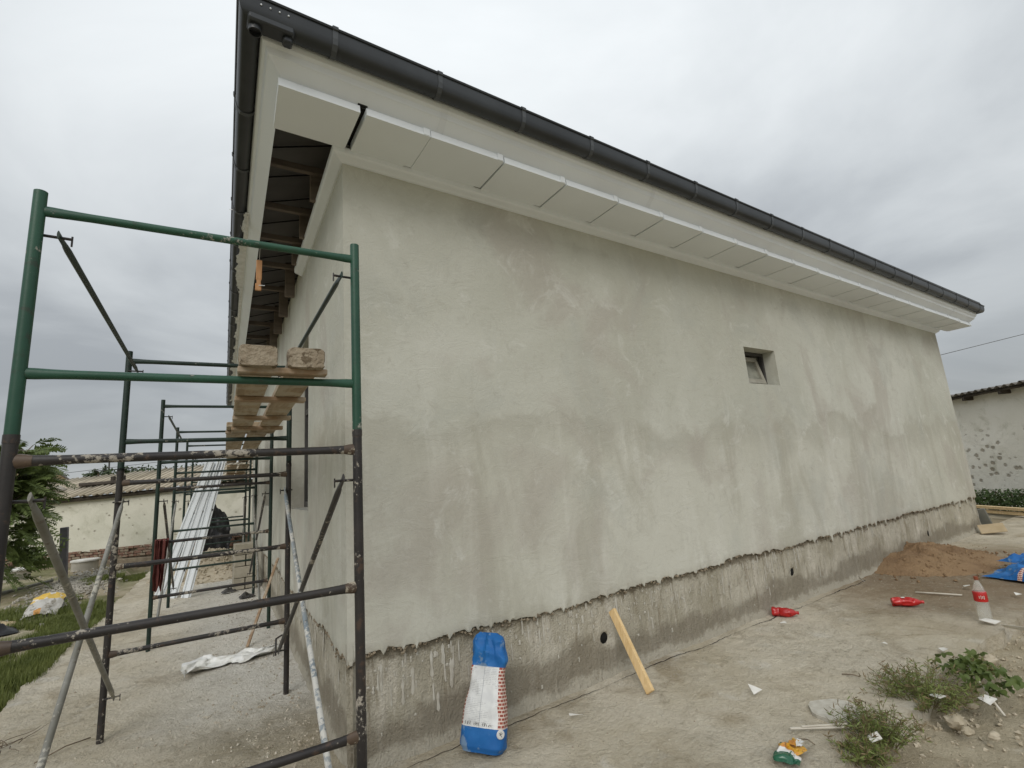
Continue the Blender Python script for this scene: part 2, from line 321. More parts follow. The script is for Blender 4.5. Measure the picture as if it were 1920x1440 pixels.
def bagbrick():
    t = NT('printed_brick_pattern'); c = t.n('ShaderNodeTexCoord'); q = t.n('ShaderNodeSeparateXYZ'); t.l(c.outputs['Object'], q.inputs[0])
    k = t.n('ShaderNodeCombineXYZ'); t.l(t.math('ADD', q.outputs[0], q.outputs[1]), k.inputs[0]); t.l(q.outputs[2], k.inputs[1])
    b = t.n('ShaderNodeTexBrick'); t.l(k.outputs[0], b.inputs['Vector']); b.inputs['Scale'].default_value = 17
    b.inputs['Brick Width'].default_value = .62; b.inputs['Row Height'].default_value = .31; b.inputs['Mortar Size'].default_value = .06
    b.inputs['Color1'].default_value = (.36, .09, .06, 1); b.inputs['Color2'].default_value = (.28, .07, .05, 1); b.inputs['Mortar'].default_value = (.66, .55, .48, 1)
    return t.done(b.outputs[0], .5, 0, .3)
M['bagbrick'] = bagbrick()
M['chipgreen'] = simple('green_foil', (.006, .075, .040), (.010, .10, .05), 14, .3, .2, 30, spec=.6)
M['chipwhite'] = simple('white_foil', (.68, .68, .66), (.58, .58, .56), 14, .35, .2, 30)
M['chipyellow'] = simple('yellow_orange_foil', (.60, .38, .03), (.58, .24, .07), 22, .35, .3, 30, c3=(.22, .12, .04), s3=30, t3=.58)
M['sackpaper'] = simple('dirty_white_paper', (.52, .51, .48), (.40, .38, .34), 9, .8, .4, 20, c3=(.27, .25, .21), s3=12, t3=.55)
M['sackyel'] = simple('yellow_print_paper', (.62, .40, .06), (.66, .46, .12), 14, .7, .3, 20, c3=(.66, .64, .60), s3=9, t3=.52)
M['sackorange'] = simple('orange_print_paper', (.45, .20, .05), (.55, .30, .10), 20, .7, .2, 20)

# ---------------------------------------------------------------- mesh helpers
class MB:
    def __init__(s): s.v = []; s.f = []; s.mi = []
    def add(s, vs, fs, mi=0):
        o = len(s.v); s.v.extend([tuple(p) for p in vs])
        for f in fs: s.f.append(tuple(i+o for i in f)); s.mi.append(mi)
        return s
    def box(s, c, d, rot=None, mi=0, taper=0):
        x, y, z = d[0]/2, d[1]/2, d[2]/2; c = Vector(c)
        P = [Vector(p) for p in ((-x, -y, -z), (x, -y, -z), (x, y, -z), (-x, y, -z), (-x, -y, z), (x, -y, z), (x, y, z), (-x, y, z))]
        if rot: P = [rot @ p for p in P]
        return s.add([c+p for p in P], [(0, 3, 2, 1), (4, 5, 6, 7), (0, 1, 5, 4), (1, 2, 6, 5), (2, 3, 7, 6), (3, 0, 4, 7)], mi)
    def bbox(s, c, d, rot=None, b=.004, mi=0):
        """box with chamfered edges (24 verts)"""
        hx, hy, hz = d[0]/2, d[1]/2, d[2]/2; b = min(b, hx*.45, hy*.45, hz*.45); c = Vector(c); V = []
        idx = {}
        for sx in (-1, 1):
            for sy in (-1, 1):
                for sz in (-1, 1):
                    for k, p in enumerate(((hx, hy-b, hz-b), (hx-b, hy, hz-b), (hx-b, hy-b, hz))):
                        idx[(sx, sy, sz, k)] = len(V); V.append(Vector((sx*p[0], sy*p[1], sz*p[2])))
        F = []
        q = lambda l: F.append(tuple(l))
        for sg in (-1, 1):
            a = [idx[(sg, y, z, 0)] for y, z in ((-1, -1), (1, -1), (1, 1), (-1, 1))]; q(a if sg > 0 else a[::-1])
            a = [idx[(x, sg, z, 1)] for x, z in ((-1, -1), (-1, 1), (1, 1), (1, -1))]; q(a if sg > 0 else a[::-1])
            a = [idx[(x, y, sg, 2)] for x, y in ((-1, -1), (1, -1), (1, 1), (-1, 1))]; q(a if sg > 0 else a[::-1])
        for a in (-1, 1):
            for b_ in (-1, 1):
                l = [idx[(a, b_, -1, 0)], idx[(a, b_, -1, 1)], idx[(a, b_, 1, 1)], idx[(a, b_, 1, 0)]]; q(l if a*b_ > 0 else l[::-1])
                l = [idx[(a, -1, b_, 0)], idx[(a, 1, b_, 0)], idx[(a, 1, b_, 2)], idx[(a, -1, b_, 2)]]; q(l if a*b_ > 0 else l[::-1])
                l = [idx[(-1, a, b_, 1)], idx[(-1, a, b_, 2)], idx[(1, a, b_, 2)], idx[(1, a, b_, 1)]]; q(l if a*b_ > 0 else l[::-1])
                for c_ in (-1, 1):
                    l = [idx[(a, b_, c_, k)] for k in range(3)]; q(l if a*b_*c_ > 0 else l[::-1])
        if rot: V = [rot @ p for p in V]
        return s.add([c+p for p in V], F, mi)
    def tube(s, pts, r, n=10, cap=True, mi=0, flat=None):
        pts = [Vector(p) for p in pts]; k = len(pts)
        if not hasattr(r, '__len__'): r = [r]*k
        V = []; ref = None
        for i, p in enumerate(pts):
            d = (pts[min(i+1, k-1)]-pts[max(i-1, 0)]).normalized()
            if ref is None: ref = Vector((0, 0, 1)) if abs(d.z) < .9 else Vector((1, 0, 0))
            a = d.cross(ref).normalized(); b = a.cross(d).normalized()
            fa, fb = flat[i] if flat else (1, 1)
            for j in range(n):
                t = 2*math.pi*j/n; V.append(p+(a*math.cos(t)*fa+b*math.sin(t)*fb)*r[i])
        F = [(i*n+j, i*n+(j+1) % n, (i+1)*n+(j+1) % n, (i+1)*n+j) for i in range(k-1) for j in range(n)]
        if cap: F += [tuple(range(n))[::-1], tuple(range((k-1)*n, k*n))]
        return s.add(V, F, mi)
    def lathe(s, prof, n=16, mat=None, mi=0, wob=None):
        V = []; k = len(prof)
        for i, (r, z) in enumerate(prof):
            for j in range(n):
                t = 2*math.pi*j/n; p = Vector((r*math.cos(t), r*math.sin(t), z))
                if wob: p = wob(p)
                V.append(mat @ p if mat else p)
        F = [(i*n+j, i*n+(j+1) % n, (i+1)*n+(j+1) % n, (i+1)*n+j) for i in range(k-1) for j in range(n)]
        if prof[0][0] > 1e-4: F.append(tuple(range(n))[::-1])
        if prof[-1][0] > 1e-4: F.append(tuple(range((k-1)*n, k*n)))
        return s.add(V, F, mi)
    def grid(s, fn, nu, nv, mi=0):
        V = [fn(i/nu, j/nv) for j in range(nv+1) for i in range(nu+1)]
        F = [(j*(nu+1)+i, j*(nu+1)+i+1, (j+1)*(nu+1)+i+1, (j+1)*(nu+1)+i) for j in range(nv) for i in range(nu)]
        m = mi if callable(mi) else None
        o = len(s.v); s.v.extend([tuple(p) for p in V])
        for q, f in enumerate(F):
            s.f.append(tuple(i+o for i in f)); s.mi.append(m((q % nu+.5)/nu, (q//nu+.5)/nv) if m else mi)
        return s
    def mesh(s, name, mats, smooth=False, off=None):
        me = bpy.data.meshes.new(name)
        V = s.v if off is None else [(a-off[0], b-off[1], c-off[2]) for a, b, c in s.v]
        me.from_pydata(V, [], s.f)
        for k in (mats if isinstance(mats, (list, tuple)) else [mats]): me.materials.append(M[k])
        me.polygons.foreach_set('material_index', s.mi)
        if smooth: me.polygons.foreach_set('use_smooth', [True]*len(s.f))
        me.update(); return me
    def build(s, name, mats, parent=None, smooth=False, local=False, auto=None):
        off = None
        if parent is not None and not local:
            o = Vector((0, 0, 0)); q = parent
            while q: o += q.location; q = q.parent
            off = o
        ob = bpy.data.objects.new(name, s.mesh(name, mats, smooth, off)); C.objects.link(ob)
        if parent is not None: ob.parent = parent
        if auto: 
            ob.data.polygons.foreach_set('use_smooth', [True]*len(ob.data.polygons)); ob.data.set_sharp_from_angle(angle=R(auto))
        return ob
def tag(o, label=None, cat=None, group=None, kind=None):
    if label: o['label'] = label
    if cat: o['category'] = cat
    if group: o['group'] = group
    if kind: o['kind'] = kind
    return o
def thing(name, label, cat, loc=(0, 0, 0), rot=(0, 0, 0), group=None):
    o = bpy.data.objects.new(name, None); C.objects.link(o); o.location = loc; o.rotation_euler = rot; o.empty_display_size = .1
    return tag(o, label, cat, group)
def inst(name, mesh, parent, loc, rot=(0, 0, 0), scale=(1, 1, 1)):
    o = bpy.data.objects.new(name, mesh); C.objects.link(o); o.parent = parent; o.location = loc; o.rotation_euler = rot; o.scale = scale; return o
def fr(x, y=0., z=0., s=1., oc=4):
    return noise.fractal(Vector((x*s, y*s, z*s)), 1.0, 2.0, oc)
KA = math.atan(.05); KS, KC = math.sin(KA), math.cos(KA)
def LW(u, v, z=0.): return Vector((u*KC+v*KS, -u*KS+v*KC, z))      # side-wall frame: u away from the wall is negative, v along it
ROTL = Matrix.Rotation(-KA, 3, 'Z')

# ---------------------------------------------------------------- ground sheet
def lines(lo, hi, step, far):
    a = [lo+i*step for i in range(int((hi-lo)/step)+1)]
    return [-far, -far*.4, -80, -35, -20] + ([lo-4] if lo > -16 else []) + a + [hi+4, hi+12, 40, 80, far*.4, far]
def gh(x, y):
    near = 1 if -9 < x < 18 and -6 < y < 19 else 0
    h = -.085-(.035 if (y < -1.5 and x > 0) else 0)
    if near:
        h += .028*fr(x, y, 0, 1.1, 5)
        if y < -1.5 and x > 0: h += .055*max(0, fr(x, y, 3, 2.6, 5))+.02*fr(x, y, 9, 7, 3)+.02*min(1, max(0, (-1.75-y)/.5))
        if x < -2 and y > 5: h += .012*(y-5)
    return h
xs = sorted(set([round(q, 3) for q in lines(-9, 17, .085, 600)])); ys = sorted(set([round(q, 3) for q in lines(-5, 18, .085, 600)]))
b = MB(); nx, ny = len(xs), len(ys)
b.v = [(x, y, gh(x, y)) for y in ys for x in xs]
b.f = [(j*nx+i, j*nx+i+1, (j+1)*nx+i+1, (j+1)*nx+i) for j in range(ny-1) for i in range(nx-1)]; b.mi = [0]*len(b.f)
tag(b.build('ground', 'dirt', smooth=True), kind='structure')

# concrete apron round the house
def sh(x, y):
    h = .012*fr(x, y, 1, .8, 4)+.006*fr(x, y, 5, 6, 4)-.01
    if y > -1.6 and x < .4 and y < 3: h += .011*fr(x, y, 2, 15, 4)*max(0, min(1, (x+1.3)/.8))*max(0, min(1, (2.4-y)/1.2))
    return h
def redge(x): return -1.57+.05*fr(x, 0, 2, .9, 5)+.02*fr(x, 4, 2, 5, 4)
def ledge(v): return -2.16+.10*fr(v, 0, 7, .7, 5)+.03*fr(v, 1, 3, 5, 3)
b = MB()
def apr(i, j):
    x = -2.3+i*16.; y = .06+(redge(x)-.06)*j; return (x, y, sh(x, y))
b.grid(lambda i, j: apr(i, 1-j), 620, 64)
b.grid(lambda i, j: (lambda p: (p[0], p[1]-.012*j, p[2]-.14*j))(apr(1-i, 1)), 620, 1)
def apl(i, j):
    v = -.02+j*12.2; u = .12+(ledge(v)-.12)*i; p = LW(u, v+.08); return (p.x, p.y, sh(p.x, p.y))
b.grid(lambda i, j: apl(1-i, j), 100, 500)
b.grid(lambda i, j: (lambda p: (p[0]-.012*j, p[1], p[2]-.14*j))(apl(1, i)), 500, 1)
pav = tag(b.build('pavement', 'slab', smooth=False, auto=35), kind='structure')
b = MB(); n = 700; V = []                       # settlement crack along the foot of the plinth, its shade a flat near-black strip
for i in range(n+1):
    x = .05+6.2*i/n; y = -.075-.03*fr(x, 0, 9, 1.1, 4)-.012*fr(x, 0, 4, 9, 3); wd = max(.0008, .0045*(.6+fr(x, 5, 1, 2.5, 4)))
    V += [(x, y-wd, sh(x, y)+.0035), (x, y+wd, sh(x, y)+.0035)]
b.add(V, [(2*i, 2*i+2, 2*i+3, 2*i+1) for i in range(n)]); b.build('crack', 'dark', pav)

# ---------------------------------------------------------------- the house
house = thing('house', 'unfinished grey plastered house with white soffit and dark gutter', 'house')
H, HP, L, DV = 3.82, .57, 11.31, 11.6
def ez(x): return -.007*max(0., x)
# right-hand long wall, ragged plaster lower edge, one opening
WX0, WX1, WZ0, WZ1 = 4.561, 5.222, 2.424, 2.862
def rag(x, seed=0): 
    n = fr(x, seed, 0, .9, 3)*.03+fr(x, seed, 3, 7, 4)*.026
    n += max(0, fr(x, seed, 8, 16, 3)-.15)*-.10*(.3+1.6*max(0, fr(x, seed, 20, .8, 2)+.25))
    n += .05*max(0, fr(x, seed, 31, 1.7, 2)-.1)
    return HP+.02+n
b = MB()
def quadwall(P, x0, x1, z0, z1, th=.3):   # P(x, depth, z)
    V = [P(x0, 0, z0), P(x1, 0, z0), P(x1, 0, z1), P(x0, 0, z1)]; b.add(V, [(0, 1, 2, 3)])
def wallgen(P, length, openings, seed, top=3.95, reveal=.16):
    cuts = sorted(set([0, length]+[q for o in openings for q in o[:2]])); zb = .72
    for x0, x1 in zip(cuts, cuts[1:]):
        ops = [o for o in openings if o[0] <= x0+1e-6 and x1 <= o[1]+1e-6]
        segs = [(zb, top)]
        for o in ops: segs = [(zb, o[2]), (o[3], top)]
        for z0, z1 in segs: quadwall(P, x0, x1, z0, z1)
    for x0, x1, z0, z1 in openings:
        for a, c in (((x0, z0), (x0, z1)), ((x1, z1), (x1, z0)), ((x0, z1), (x1, z1)), ((x1, z0), (x0, z0))):
            b.add([P(a[0], 0, a[1]), P(c[0], 0, c[1]), P(c[0], .3, c[1]), P(a[0], .3, a[1])], [(0, 1, 2, 3)])
    n = int(length/.014)
    V = []; 
    for i in range(n+1):
        x = length*i/n; zr = rag(x, seed)
        V += [P(x, 0, zb), P(x, 0, (zb+zr)/2), P(x, -.006*max(0, fr(x, 2, seed, 11, 2)), zr+.012), P(x, .004, zr), P(x, .05, zr+.02)]
    F = [(5*i+k+1, 5*(i+1)+k+1, 5*(i+1)+k, 5*i+k) for i in range(n) for k in range(4)]
    b.add(V, F)
PR = lambda x, d, z: Vector((x, d, z))
wallgen(PR, L, [(WX0, WX1, WZ0, WZ1)], 1)
b.add([PR(L, 0, rag(L, 1)), PR(L+DV*KS, DV, .6), PR(L+DV*KS, DV, 3.95), PR(L, 0, 3.95)], [(0, 1, 2, 3)])
fw_ = b.build('wall', 'plaster', house, auto=35); tag(fw_, 'long grey plastered wall with damp mottling')
PL = lambda v, d, z: LW(d, v, z)
b = MB(); SW = [(1.58, 3.14, 1.41, 3.02), (5.55, 7.1, 1.41, 3.02), (9.0, 10.5, 1.41, 3.02)]
wallgen(lambda v, d, z: LW(d, v, z), DV, SW, 5)
b.f = [f[::-1] for f in b.f]
b.build('wall', 'plaster', house, auto=35)
# rear wall so that the attic and rooms stay closed
b = MB(); a, c = LW(0, DV), Vector((L+DV*KS, DV*KC, 0)); b.add([a, c, c+Vector((0, 0, 4)), a+Vector((0, 0, 4))], [(1, 0, 3, 2)]); b.build('wall', 'plaster', house)
# rooms' dark backs behind the openings
b = MB()
b.box((L/2, 1.2, 2), (L-1, .05, 3.6)); b.box(LW(1.2, DV/2, 2), (.05, DV-2, 3.6), ROTL); b.build('partition_wall', 'mortar', house)
# plinth
VENTS = [(1.98, .27), (4.82, .31), (8.84, .23)]
b = MB()
def pl(i, j):
    x = L*i+.0; z = -.12+(.80)*j
    d = .03+.010*fr(x, z, 2, 3, 4)+.007*fr(x, z*.4, 5, 14, 3)-.05*max(0, .07-z)/.19*(1+.5*fr(x, 3, 3, 2.5, 4))
    return (x, d, z)
NU, NVV = 900, 34
b.grid(pl, NU, NVV)
keep = []
VX = []
for f in b.f:
    c = [sum(b.v[k][a_] for k in f)/4 for a_ in (0, 2)]
    keep.append(not any(abs(c[0]-vx) < .063 and abs(c[1]-vz) < .060 for vx, vz in VENTS))
dropped = [f for f, k_ in zip(b.f, keep) if not k_]
b.f = [f for f, k_ in zip(b.f, keep) if k_]; b.mi = [0]*len(b.f)
for vx, vz in VENTS:      # rim patch between the square gap and the round hole, then the hole's throat
    P = [b.v[k] for f in dropped for k in f if abs(b.v[k][0]-vx) < .1 and abs(b.v[k][2]-vz) < .1]
    xa, xb, za, zb = min(p[0] for p in P), max(p[0] for p in P), min(p[2] for p in P), max(p[2] for p in P); n = 32; V = []
    for k in range(n):
        th = 2*math.pi*k/n; c, s_ = math.cos(th), math.sin(th); m_ = 1/max(abs(c), abs(s_))
        xo = (xa+xb)/2+c*m_*(xb-xa)/2; zo = (za+zb)/2+s_*m_*(zb-za)/2; r_ = .043*(1+.10*fr(c, s_, vx, 2, 3))
        yo = pl(xo/L, (zo+.12)/.8)[1]
        V += [(xo, yo, zo), (vx+c*(r_+.004), yo, vz+s_*(r_+.004)), (vx+c*r_, yo+.006, vz+s_*r_), (vx+c*r_*.98, yo+.02, vz+s_*r_*.98)]
    b.add(V, [(4*k+j, 4*((k+1) % n)+j, 4*((k+1) % n)+j+1, 4*k+j+1) for k in range(n) for j in range(3)])
b.add([Vector((L-.012, .03, -.1)), Vector((L+DV*KS, DV, -.1)), Vector((L+DV*KS, DV, .7)), Vector((L-.012, .03, .7))], [(0, 1, 2, 3)])
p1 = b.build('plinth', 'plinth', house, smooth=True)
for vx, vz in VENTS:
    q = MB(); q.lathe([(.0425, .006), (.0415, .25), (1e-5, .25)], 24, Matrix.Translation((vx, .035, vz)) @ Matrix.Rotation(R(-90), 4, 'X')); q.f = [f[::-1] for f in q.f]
    q.build('vent_hole', 'dark', p1, smooth=True)  # throat coloured near-black in place of the deep hole's own shade
b = MB()
def pls(i, j):
    v = DV*i; z = -.12+.80*j
    d = .03+.010*fr(v, z, 12, 3, 4)+.007*fr(v, z*.4, 15, 14, 3)-.05*max(0, .07-z)/.19*(1+.5*fr(v, 3, 13, 2.5, 4))
    return LW(d, v, z)
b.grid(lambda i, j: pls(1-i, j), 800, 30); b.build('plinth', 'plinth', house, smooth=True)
b = MB(); b.tube([(.036, .034, -.1), (.036, .034, .75)], .018, 8); b.build('plinth_corner', 'plinth', house, smooth=True)
# dried mortar splashes and drips on the plinth
b = MB()
for side in (0, 1):
    for i in range(420 if side == 0 else 220):
        x = random.uniform(.02, L if side == 0 else 7); 
        if side == 0 and random.random() < .5: x = x*.45
        z = HP-.03-abs(random.gauss(0, .14)); 
        if z < .03: continue
        s = random.uniform(.004, .011); ln = s*random.choice((.8, 1, 1, 1.5, 2, 3, 6, 9)); s *= random.choice((1, 1, 1.5))
        y = .028
        P = PR if side == 0 else PL
        yy = (Vector(pl(x/L, (z+.12)/.8)).y if side == 0 else .028+.010*fr(x, z, 12, 3, 4))-.003
        pts = [(0, ln), (.7*s, ln*.7), (s*.55, 0), (s*.9, -ln*.75), (0, -ln), (-s*.9, -ln*.7), (-s*.5, 0), (-s*.8, ln*.6)]
        V = [P(x+a, yy, z+c) for a, c in pts]+[P(x, yy-.005, z)]
        F = [(k, 8, (k+1) % 8) if side == 0 else ((k+1) % 8, 8, k) for k in range(8)]
        b.add(V, F)
tag(b.build('mortar_splashes', 'lime', house, smooth=True), kind='stuff')
# crumbs hanging off the ragged plaster edge
b = MB()
for i in range(900):
    x = random.uniform(0, L); z = rag(x, 1)+random.uniform(-.02, .006); s = random.uniform(.004, .013)
    rm = Matrix.Rotation(random.uniform(0, 6), 3, Vector((random.random(), random.random(), random.random()+.1)).normalized())
    b.box((x, .006+random.uniform(0, .012), z), (s*random.uniform(.8, 2), s, s*random.uniform(.6, 1.4)), rm)
for i in range(350):
    v = random.uniform(0, 7); z = rag(v, 5)+random.uniform(-.02, .006); s = random.uniform(.004, .013)
    rm = Matrix.Rotation(random.uniform(0, 6), 3, Vector((random.random(), random.random(), random.random()+.1)).normalized())
    b.box(LW(.008, v, z), (s, s*random.uniform(.8, 2), s), rm)
tag(b.build('plaster_crumbs', 'mortar', house), kind='stuff')

# plan outline helper: outline at distance o outside the walls (open path: right rear, right front, left front, left rear)
def plan(o):
    lf = LW(0, 0)+LW(-o, -o*(1+KS)/KC)
    rf = Vector((L, 0, 0))+LW(o, -o*(1-KS)/KC)
    rr = Vector((L, 0, 0))+LW(o, DV+o); lr = LW(-o, DV+o)
    return [rr, rf, lf, lr]
def sweep(mb, prof, fz, closed=True, mi=0, ends=True):
    k = len(prof); V = []
    for s in range(4):
        for o, z in prof:
            p = plan(o)[s]; V.append(Vector((p.x, p.y, z+fz(p.x))))
    rng = range(k if closed else k-1)
    F = [(s*k+i, s*k+(i+1) % k, (s+1)*k+(i+1) % k, (s+1)*k+i) for s in range(3) for i in rng]
    if ends and closed: F += [tuple(range(k))[::-1], tuple(range(3*k, 4*k))]
    mb.add(V, F, mi)
# fascia
b = MB(); sweep(b, [(.425, 3.918), (.500, 3.984), (.507, 3.988), (.518, 4.022), (.534, 4.036), (.543, 4.062), (.546, 4.12), (.53, 4.16), (.425, 4.16)][::-1], ez)
fa = b.build('fascia', 'white', house); tag(fa, 'white sheet metal fascia')
for x in (.52, 2.6, 4.6, 6.6, 8.6, 10.6):      # lap joints of the fascia sheets
    pr = [(.427, 3.914), (.500, 3.980), (.510, 3.985), (.521, 4.019), (.537, 4.033), (.547, 4.062)]
    q = MB(); V = []
    for xx in (x, x+.02+.03): V += [Vector((xx, -o, z+ez(xx))) for o, z in pr]
    q.add(V, [(i, i+1, i+7, i+6) for i in range(5)]); q.build('lap_joint', 'white', fa)
# wall trims
b = MB(); tp = [(0, 3.788), (.012, 3.788), (.034, 3.800), (.066, 3.812), (.078, 3.822), (.080, 3.860), (0, 3.860)]
V = []
for x in (-.02, L): V += [Vector((x, -o, z+ez(x))) for o, z in tp]
V[:7] = [LW(-o, -o*(1+KS)/KC)+Vector((0, 0, z)) for o, z in tp]
b.add(V, [(i, (i+1) % 7, 7+(i+1) % 7, 7+i) for i in range(7)]); b.build('wall_trim', 'white', house)
b = MB(); V = [LW(-o, -o*(1+KS)/KC)+Vector((0, 0, z)) for o, z in tp]+[LW(-o, 2.05)+Vector((0, 0, z+.01)) for o, z in tp]
b.add(V, [((i+1) % 7, i, 7+i, 7+(i+1) % 7) for i in range(7)]+[tuple(range(7, 14))]); b.build('wall_trim', 'white', house)
# soffit panels
xj = [-.44, .0] + [.035, .47]; k = 1.065
pan = [(-.44, -.004), (.036, .468)]
x = .472
while x < L+.40: pan.append((x, min(x+.578, L+.44))); x += .59
for i, (x0, x1) in enumerate(pan):
    b = MB(); dz = ez((x0+x1)/2)+random.uniform(-.003, .003); yi = -.076; tilt = random.uniform(-.003, .003)
    nt_ = .055 if 0 < i else 0
    out_ = [(x0, -.455), (x1, -.455), (x1, yi-.014 if nt_ else yi)]+([(x1-nt_, yi-.014), (x1-nt_, yi)] if nt_ else [])+[(x0, yi)]
    if i == 0: out_[0] = (-.468, -.455); out_[-1] = (-.445, yi)
    zb, zt = 3.852+dz, 3.910+dz; n_ = len(out_)
    V = [(x, y, zb+(x-(x0+x1)/2)*tilt) for x, y in out_]+[(x, y+(.010 if y < -.4 else 0), zt) for x, y in out_]
    b.add(V, [tuple(range(n_))[::-1], tuple(range(n_, 2*n_))]+[(k_, (k_+1) % n_, n_+(k_+1) % n_, n_+k_) for k_ in range(n_)])
    if i and i < len(pan)-1: b.box((x1-.030, -.4545, 3.881+dz), (.045, .008, .050))   # folded joint lip
    b.build('soffit_panel', 'whitev', house)
b = MB(); b.box((.016, -.24, 3.925), (.06, .40, .02)); b.build('soffit_gap_shade', 'dark', house)  # near-black piece added behind the open slot to paint its shade
b = MB(); b.box((L/2, -.24, 3.94-.04), (L, .38, .004), Matrix.Rotation(.007, 3, 'Y')); b.v = [(x, y, z+.022) for x, y, z in b.v]; b.build('soffit_gap_shade', 'dark', house)  # thin near-black sheet added above the panels so joints read as shaded gaps
# roof
b = MB(); ed = plan(.62); z0 = 4.212
cxy = (LW(0, DV/2)+Vector((L, 0, 0))+LW(0, DV/2))/2; ap1 = Vector((cxy.x-.4, cxy.y, 6.4)); ap2 = Vector((cxy.x+.4, cxy.y, 6.4))
E_ = [Vector((p.x, p.y, z0)) for p in ed]
for dz, fl in ((0, 1), (-.022, 0)):
    V = [p+Vector((0, 0, dz)) for p in E_+[ap1, ap2]]
    F = [(1, 2, 4, 5)[::-1], (2, 3, 4), (3, 0, 5, 4), (0, 1, 5)]
    F = [(2, 1, 5, 4), (3, 2, 4), (0, 3, 4, 5), (1, 0, 5)]
    b.add(V, [f if fl else f[::-1] for f in F])
V = [p for p in E_]+[p+Vector((0, 0, -.022)) for p in E_]; b.add(V, [(i, (i+1) % 4, 4+(i+1) % 4, 4+i) for i in range(4)])
b.mi = [0, 0, 0, 0, 1, 1, 1, 1]+[0]*4
rf = b.build('roof', ['roof', 'underlay'], house)
def roofz(o): return z0-.022+(.62-o)*(6.4-z0)/(DV/2+.62)
for v in [.25+.42*i for i in range(27)]:       # lapped seams of the sheeting seen from below
    q = MB(); p, q2 = LW(-.62, v, roofz(.62)-.012), LW(.35, v+.0, roofz(-.35)-.012); q.tube([p, q2], .006, 6); q.build('sheet_seam', 'dark', rf)
# lookout rafters under the open left eave
VR = [.61, 1.26, 1.85, 2.5, 3.2, 3.93, 4.64]+[4.64+.7*i for i in range(1, 10)]
for v in VR:
    b = MB(); b.bbox(LW(-.10, v, 4.085), (.80, .045, .055), ROTL, .004); ra = b.build('rafter', 'darkwood', house)
    b = MB(); hb = 3.845 if v < 2.1 else 3.745; h = 4.15-hb; b.bbox(LW(-.07, v+.046, hb+h/2), (.10, .04, h), ROTL, .004); b.build('hanger', 'darkwood', ra)
# gutter
gp = [(.549, 4.185), (.549, 4.085), (.557, 4.062), (.575, 4.048), (.600, 4.044), (.626, 4.052), (.645, 4.076), (.653, 4.110), (.655, 4.165), (.662, 4.167), (.666, 4.177), (.659, 4.186), (.649, 4.184), (.645, 4.165), (.643, 4.112), (.636, 4.082), (.621, 4.061), (.600, 4.053), (.580, 4.057), (.566, 4.068), (.558, 4.088), (.558, 4.185)]
b = MB(); gz = lambda x: -.0035*max(0, x); sweep(b, gp[::-1], gz)
gu = b.build('gutter', 'gutter', house, auto=40); tag(gu, 'dark grey half-round gutter')
gb = [(.547, 4.15), (.547, 4.083), (.554, 4.058), (.573, 4.043), (.600, 4.038), (.629, 4.047), (.650, 4.074), (.658, 4.110), (.660, 4.160), (.668, 4.163), (.671, 4.178), (.661, 4.192), (.649, 4.192)]
def bracket(P):
    q = MB(); V = [P(o, s, z) for s in (-.015, .015) for o, z in gb]+[P(o-.007, s, z+.006) for s in (-.015, .015) for o, z in gb]; n = len(gb)
    F = [(i, i+1, n+i+1, n+i) for i in range(n-1)]+[(2*n+i+1, 2*n+i, 3*n+i, 3*n+i+1) for i in range(n-1)]
    F += [(i+1, i, 2*n+i, 2*n+i+1) for i in range(n-1)]+[(n+i, n+i+1, 3*n+i+1, 3*n+i) for i in range(n-1)]
    q.add(V, F); return q
x = -.2
while x < L+.55:
    bracket(lambda o, s, z: Vector((x+s, -o, z+gz(x)))).build('bracket', 'strap', gu); x += .66
v = .1
while v < DV:
    bracket(lambda o, s, z: LW(-o, v-s, z)).build('bracket', 'strap', gu); v += .66
# outlet funnel under the corner, end caps of the corner piece
c0 = plan(.603)[2]; b = MB()
b.bbox((c0.x+.105, c0.y+.004, 4.058), (.23, .095, .05), None, .012)
b.lathe([(.034, 0), (.034, -.035), (.029, -.035), (.029, -.01)], 18, Matrix.Translation((c0.x+.03, c0.y+.012, 4.04)))
b.bbox((c0.x+.19, c0.y+.01, 4.020), (.05, .055, .045), None, .010)
b.build('outlet', 'gutter', gu, auto=40)
for i in range(4):
    q = MB(); q.lathe([(.005, 0), (.004, .004), (0, .005)], 8, Matrix.Translation((c0.x+.05+.045*i, c0.y-.053, 4.13)) @ Matrix.Rotation(R(90), 4, 'X')); q.build('rivet', 'white', gu)
e = plan(.695)[1]
# torn protective film along the left fascia
b = MB(); n = 420
V = []
for i in range(n+1):
    v = 1.35+9.6*i/n; a = max(0, fr(v, 1, 1, 2.2, 4)+.16)*.13*min(1, (v-1.34)/.35)+.006; wv = .015*fr(v, 5, 2, 9, 3)
    p0 = LW(-.522, v, 4.024); p1 = LW(-.548-a*.35, v+wv, 4.028-abs(fr(v, 3, 3, 5, 3))*.03); p2 = LW(-.552-a*.75, v+2*wv, 4.016+fr(v, 7, 3, 8, 3)*.02-a*.12)
    V += [p0, p1, p2]
b.add(V, [(3*i+k, 3*i+3+k, 3*i+4+k, 3*i+1+k) for i in range(n) for k in (0, 1)])
def curl(v, ln, up):
    n = 10; V = []
    for i in range(n+1):
        t = i/n; c = LW(-.535-ln*t*.9, v+.03*math.sin(4*t), 4.02+up*math.sin(t*2.4)); w_ = .035*(1-t)+.006
        V += [c+Vector((0, w_, .01*math.sin(9*t))), c+Vector((0, -w_, -.01*math.cos(7*t)))]
    b.add(V, [(2*i, 2*i+2, 2*i+3, 2*i+1) for i in range(n)])
curl(1.42, .16, .05); curl(1.5, .06, -.08); curl(4.3, .10, .03); curl(5.4, .08, .05); curl(3.1, .05, -.06); curl(6.6, .09, .04)
b.build('protective_film', 'film', house, smooth=True)
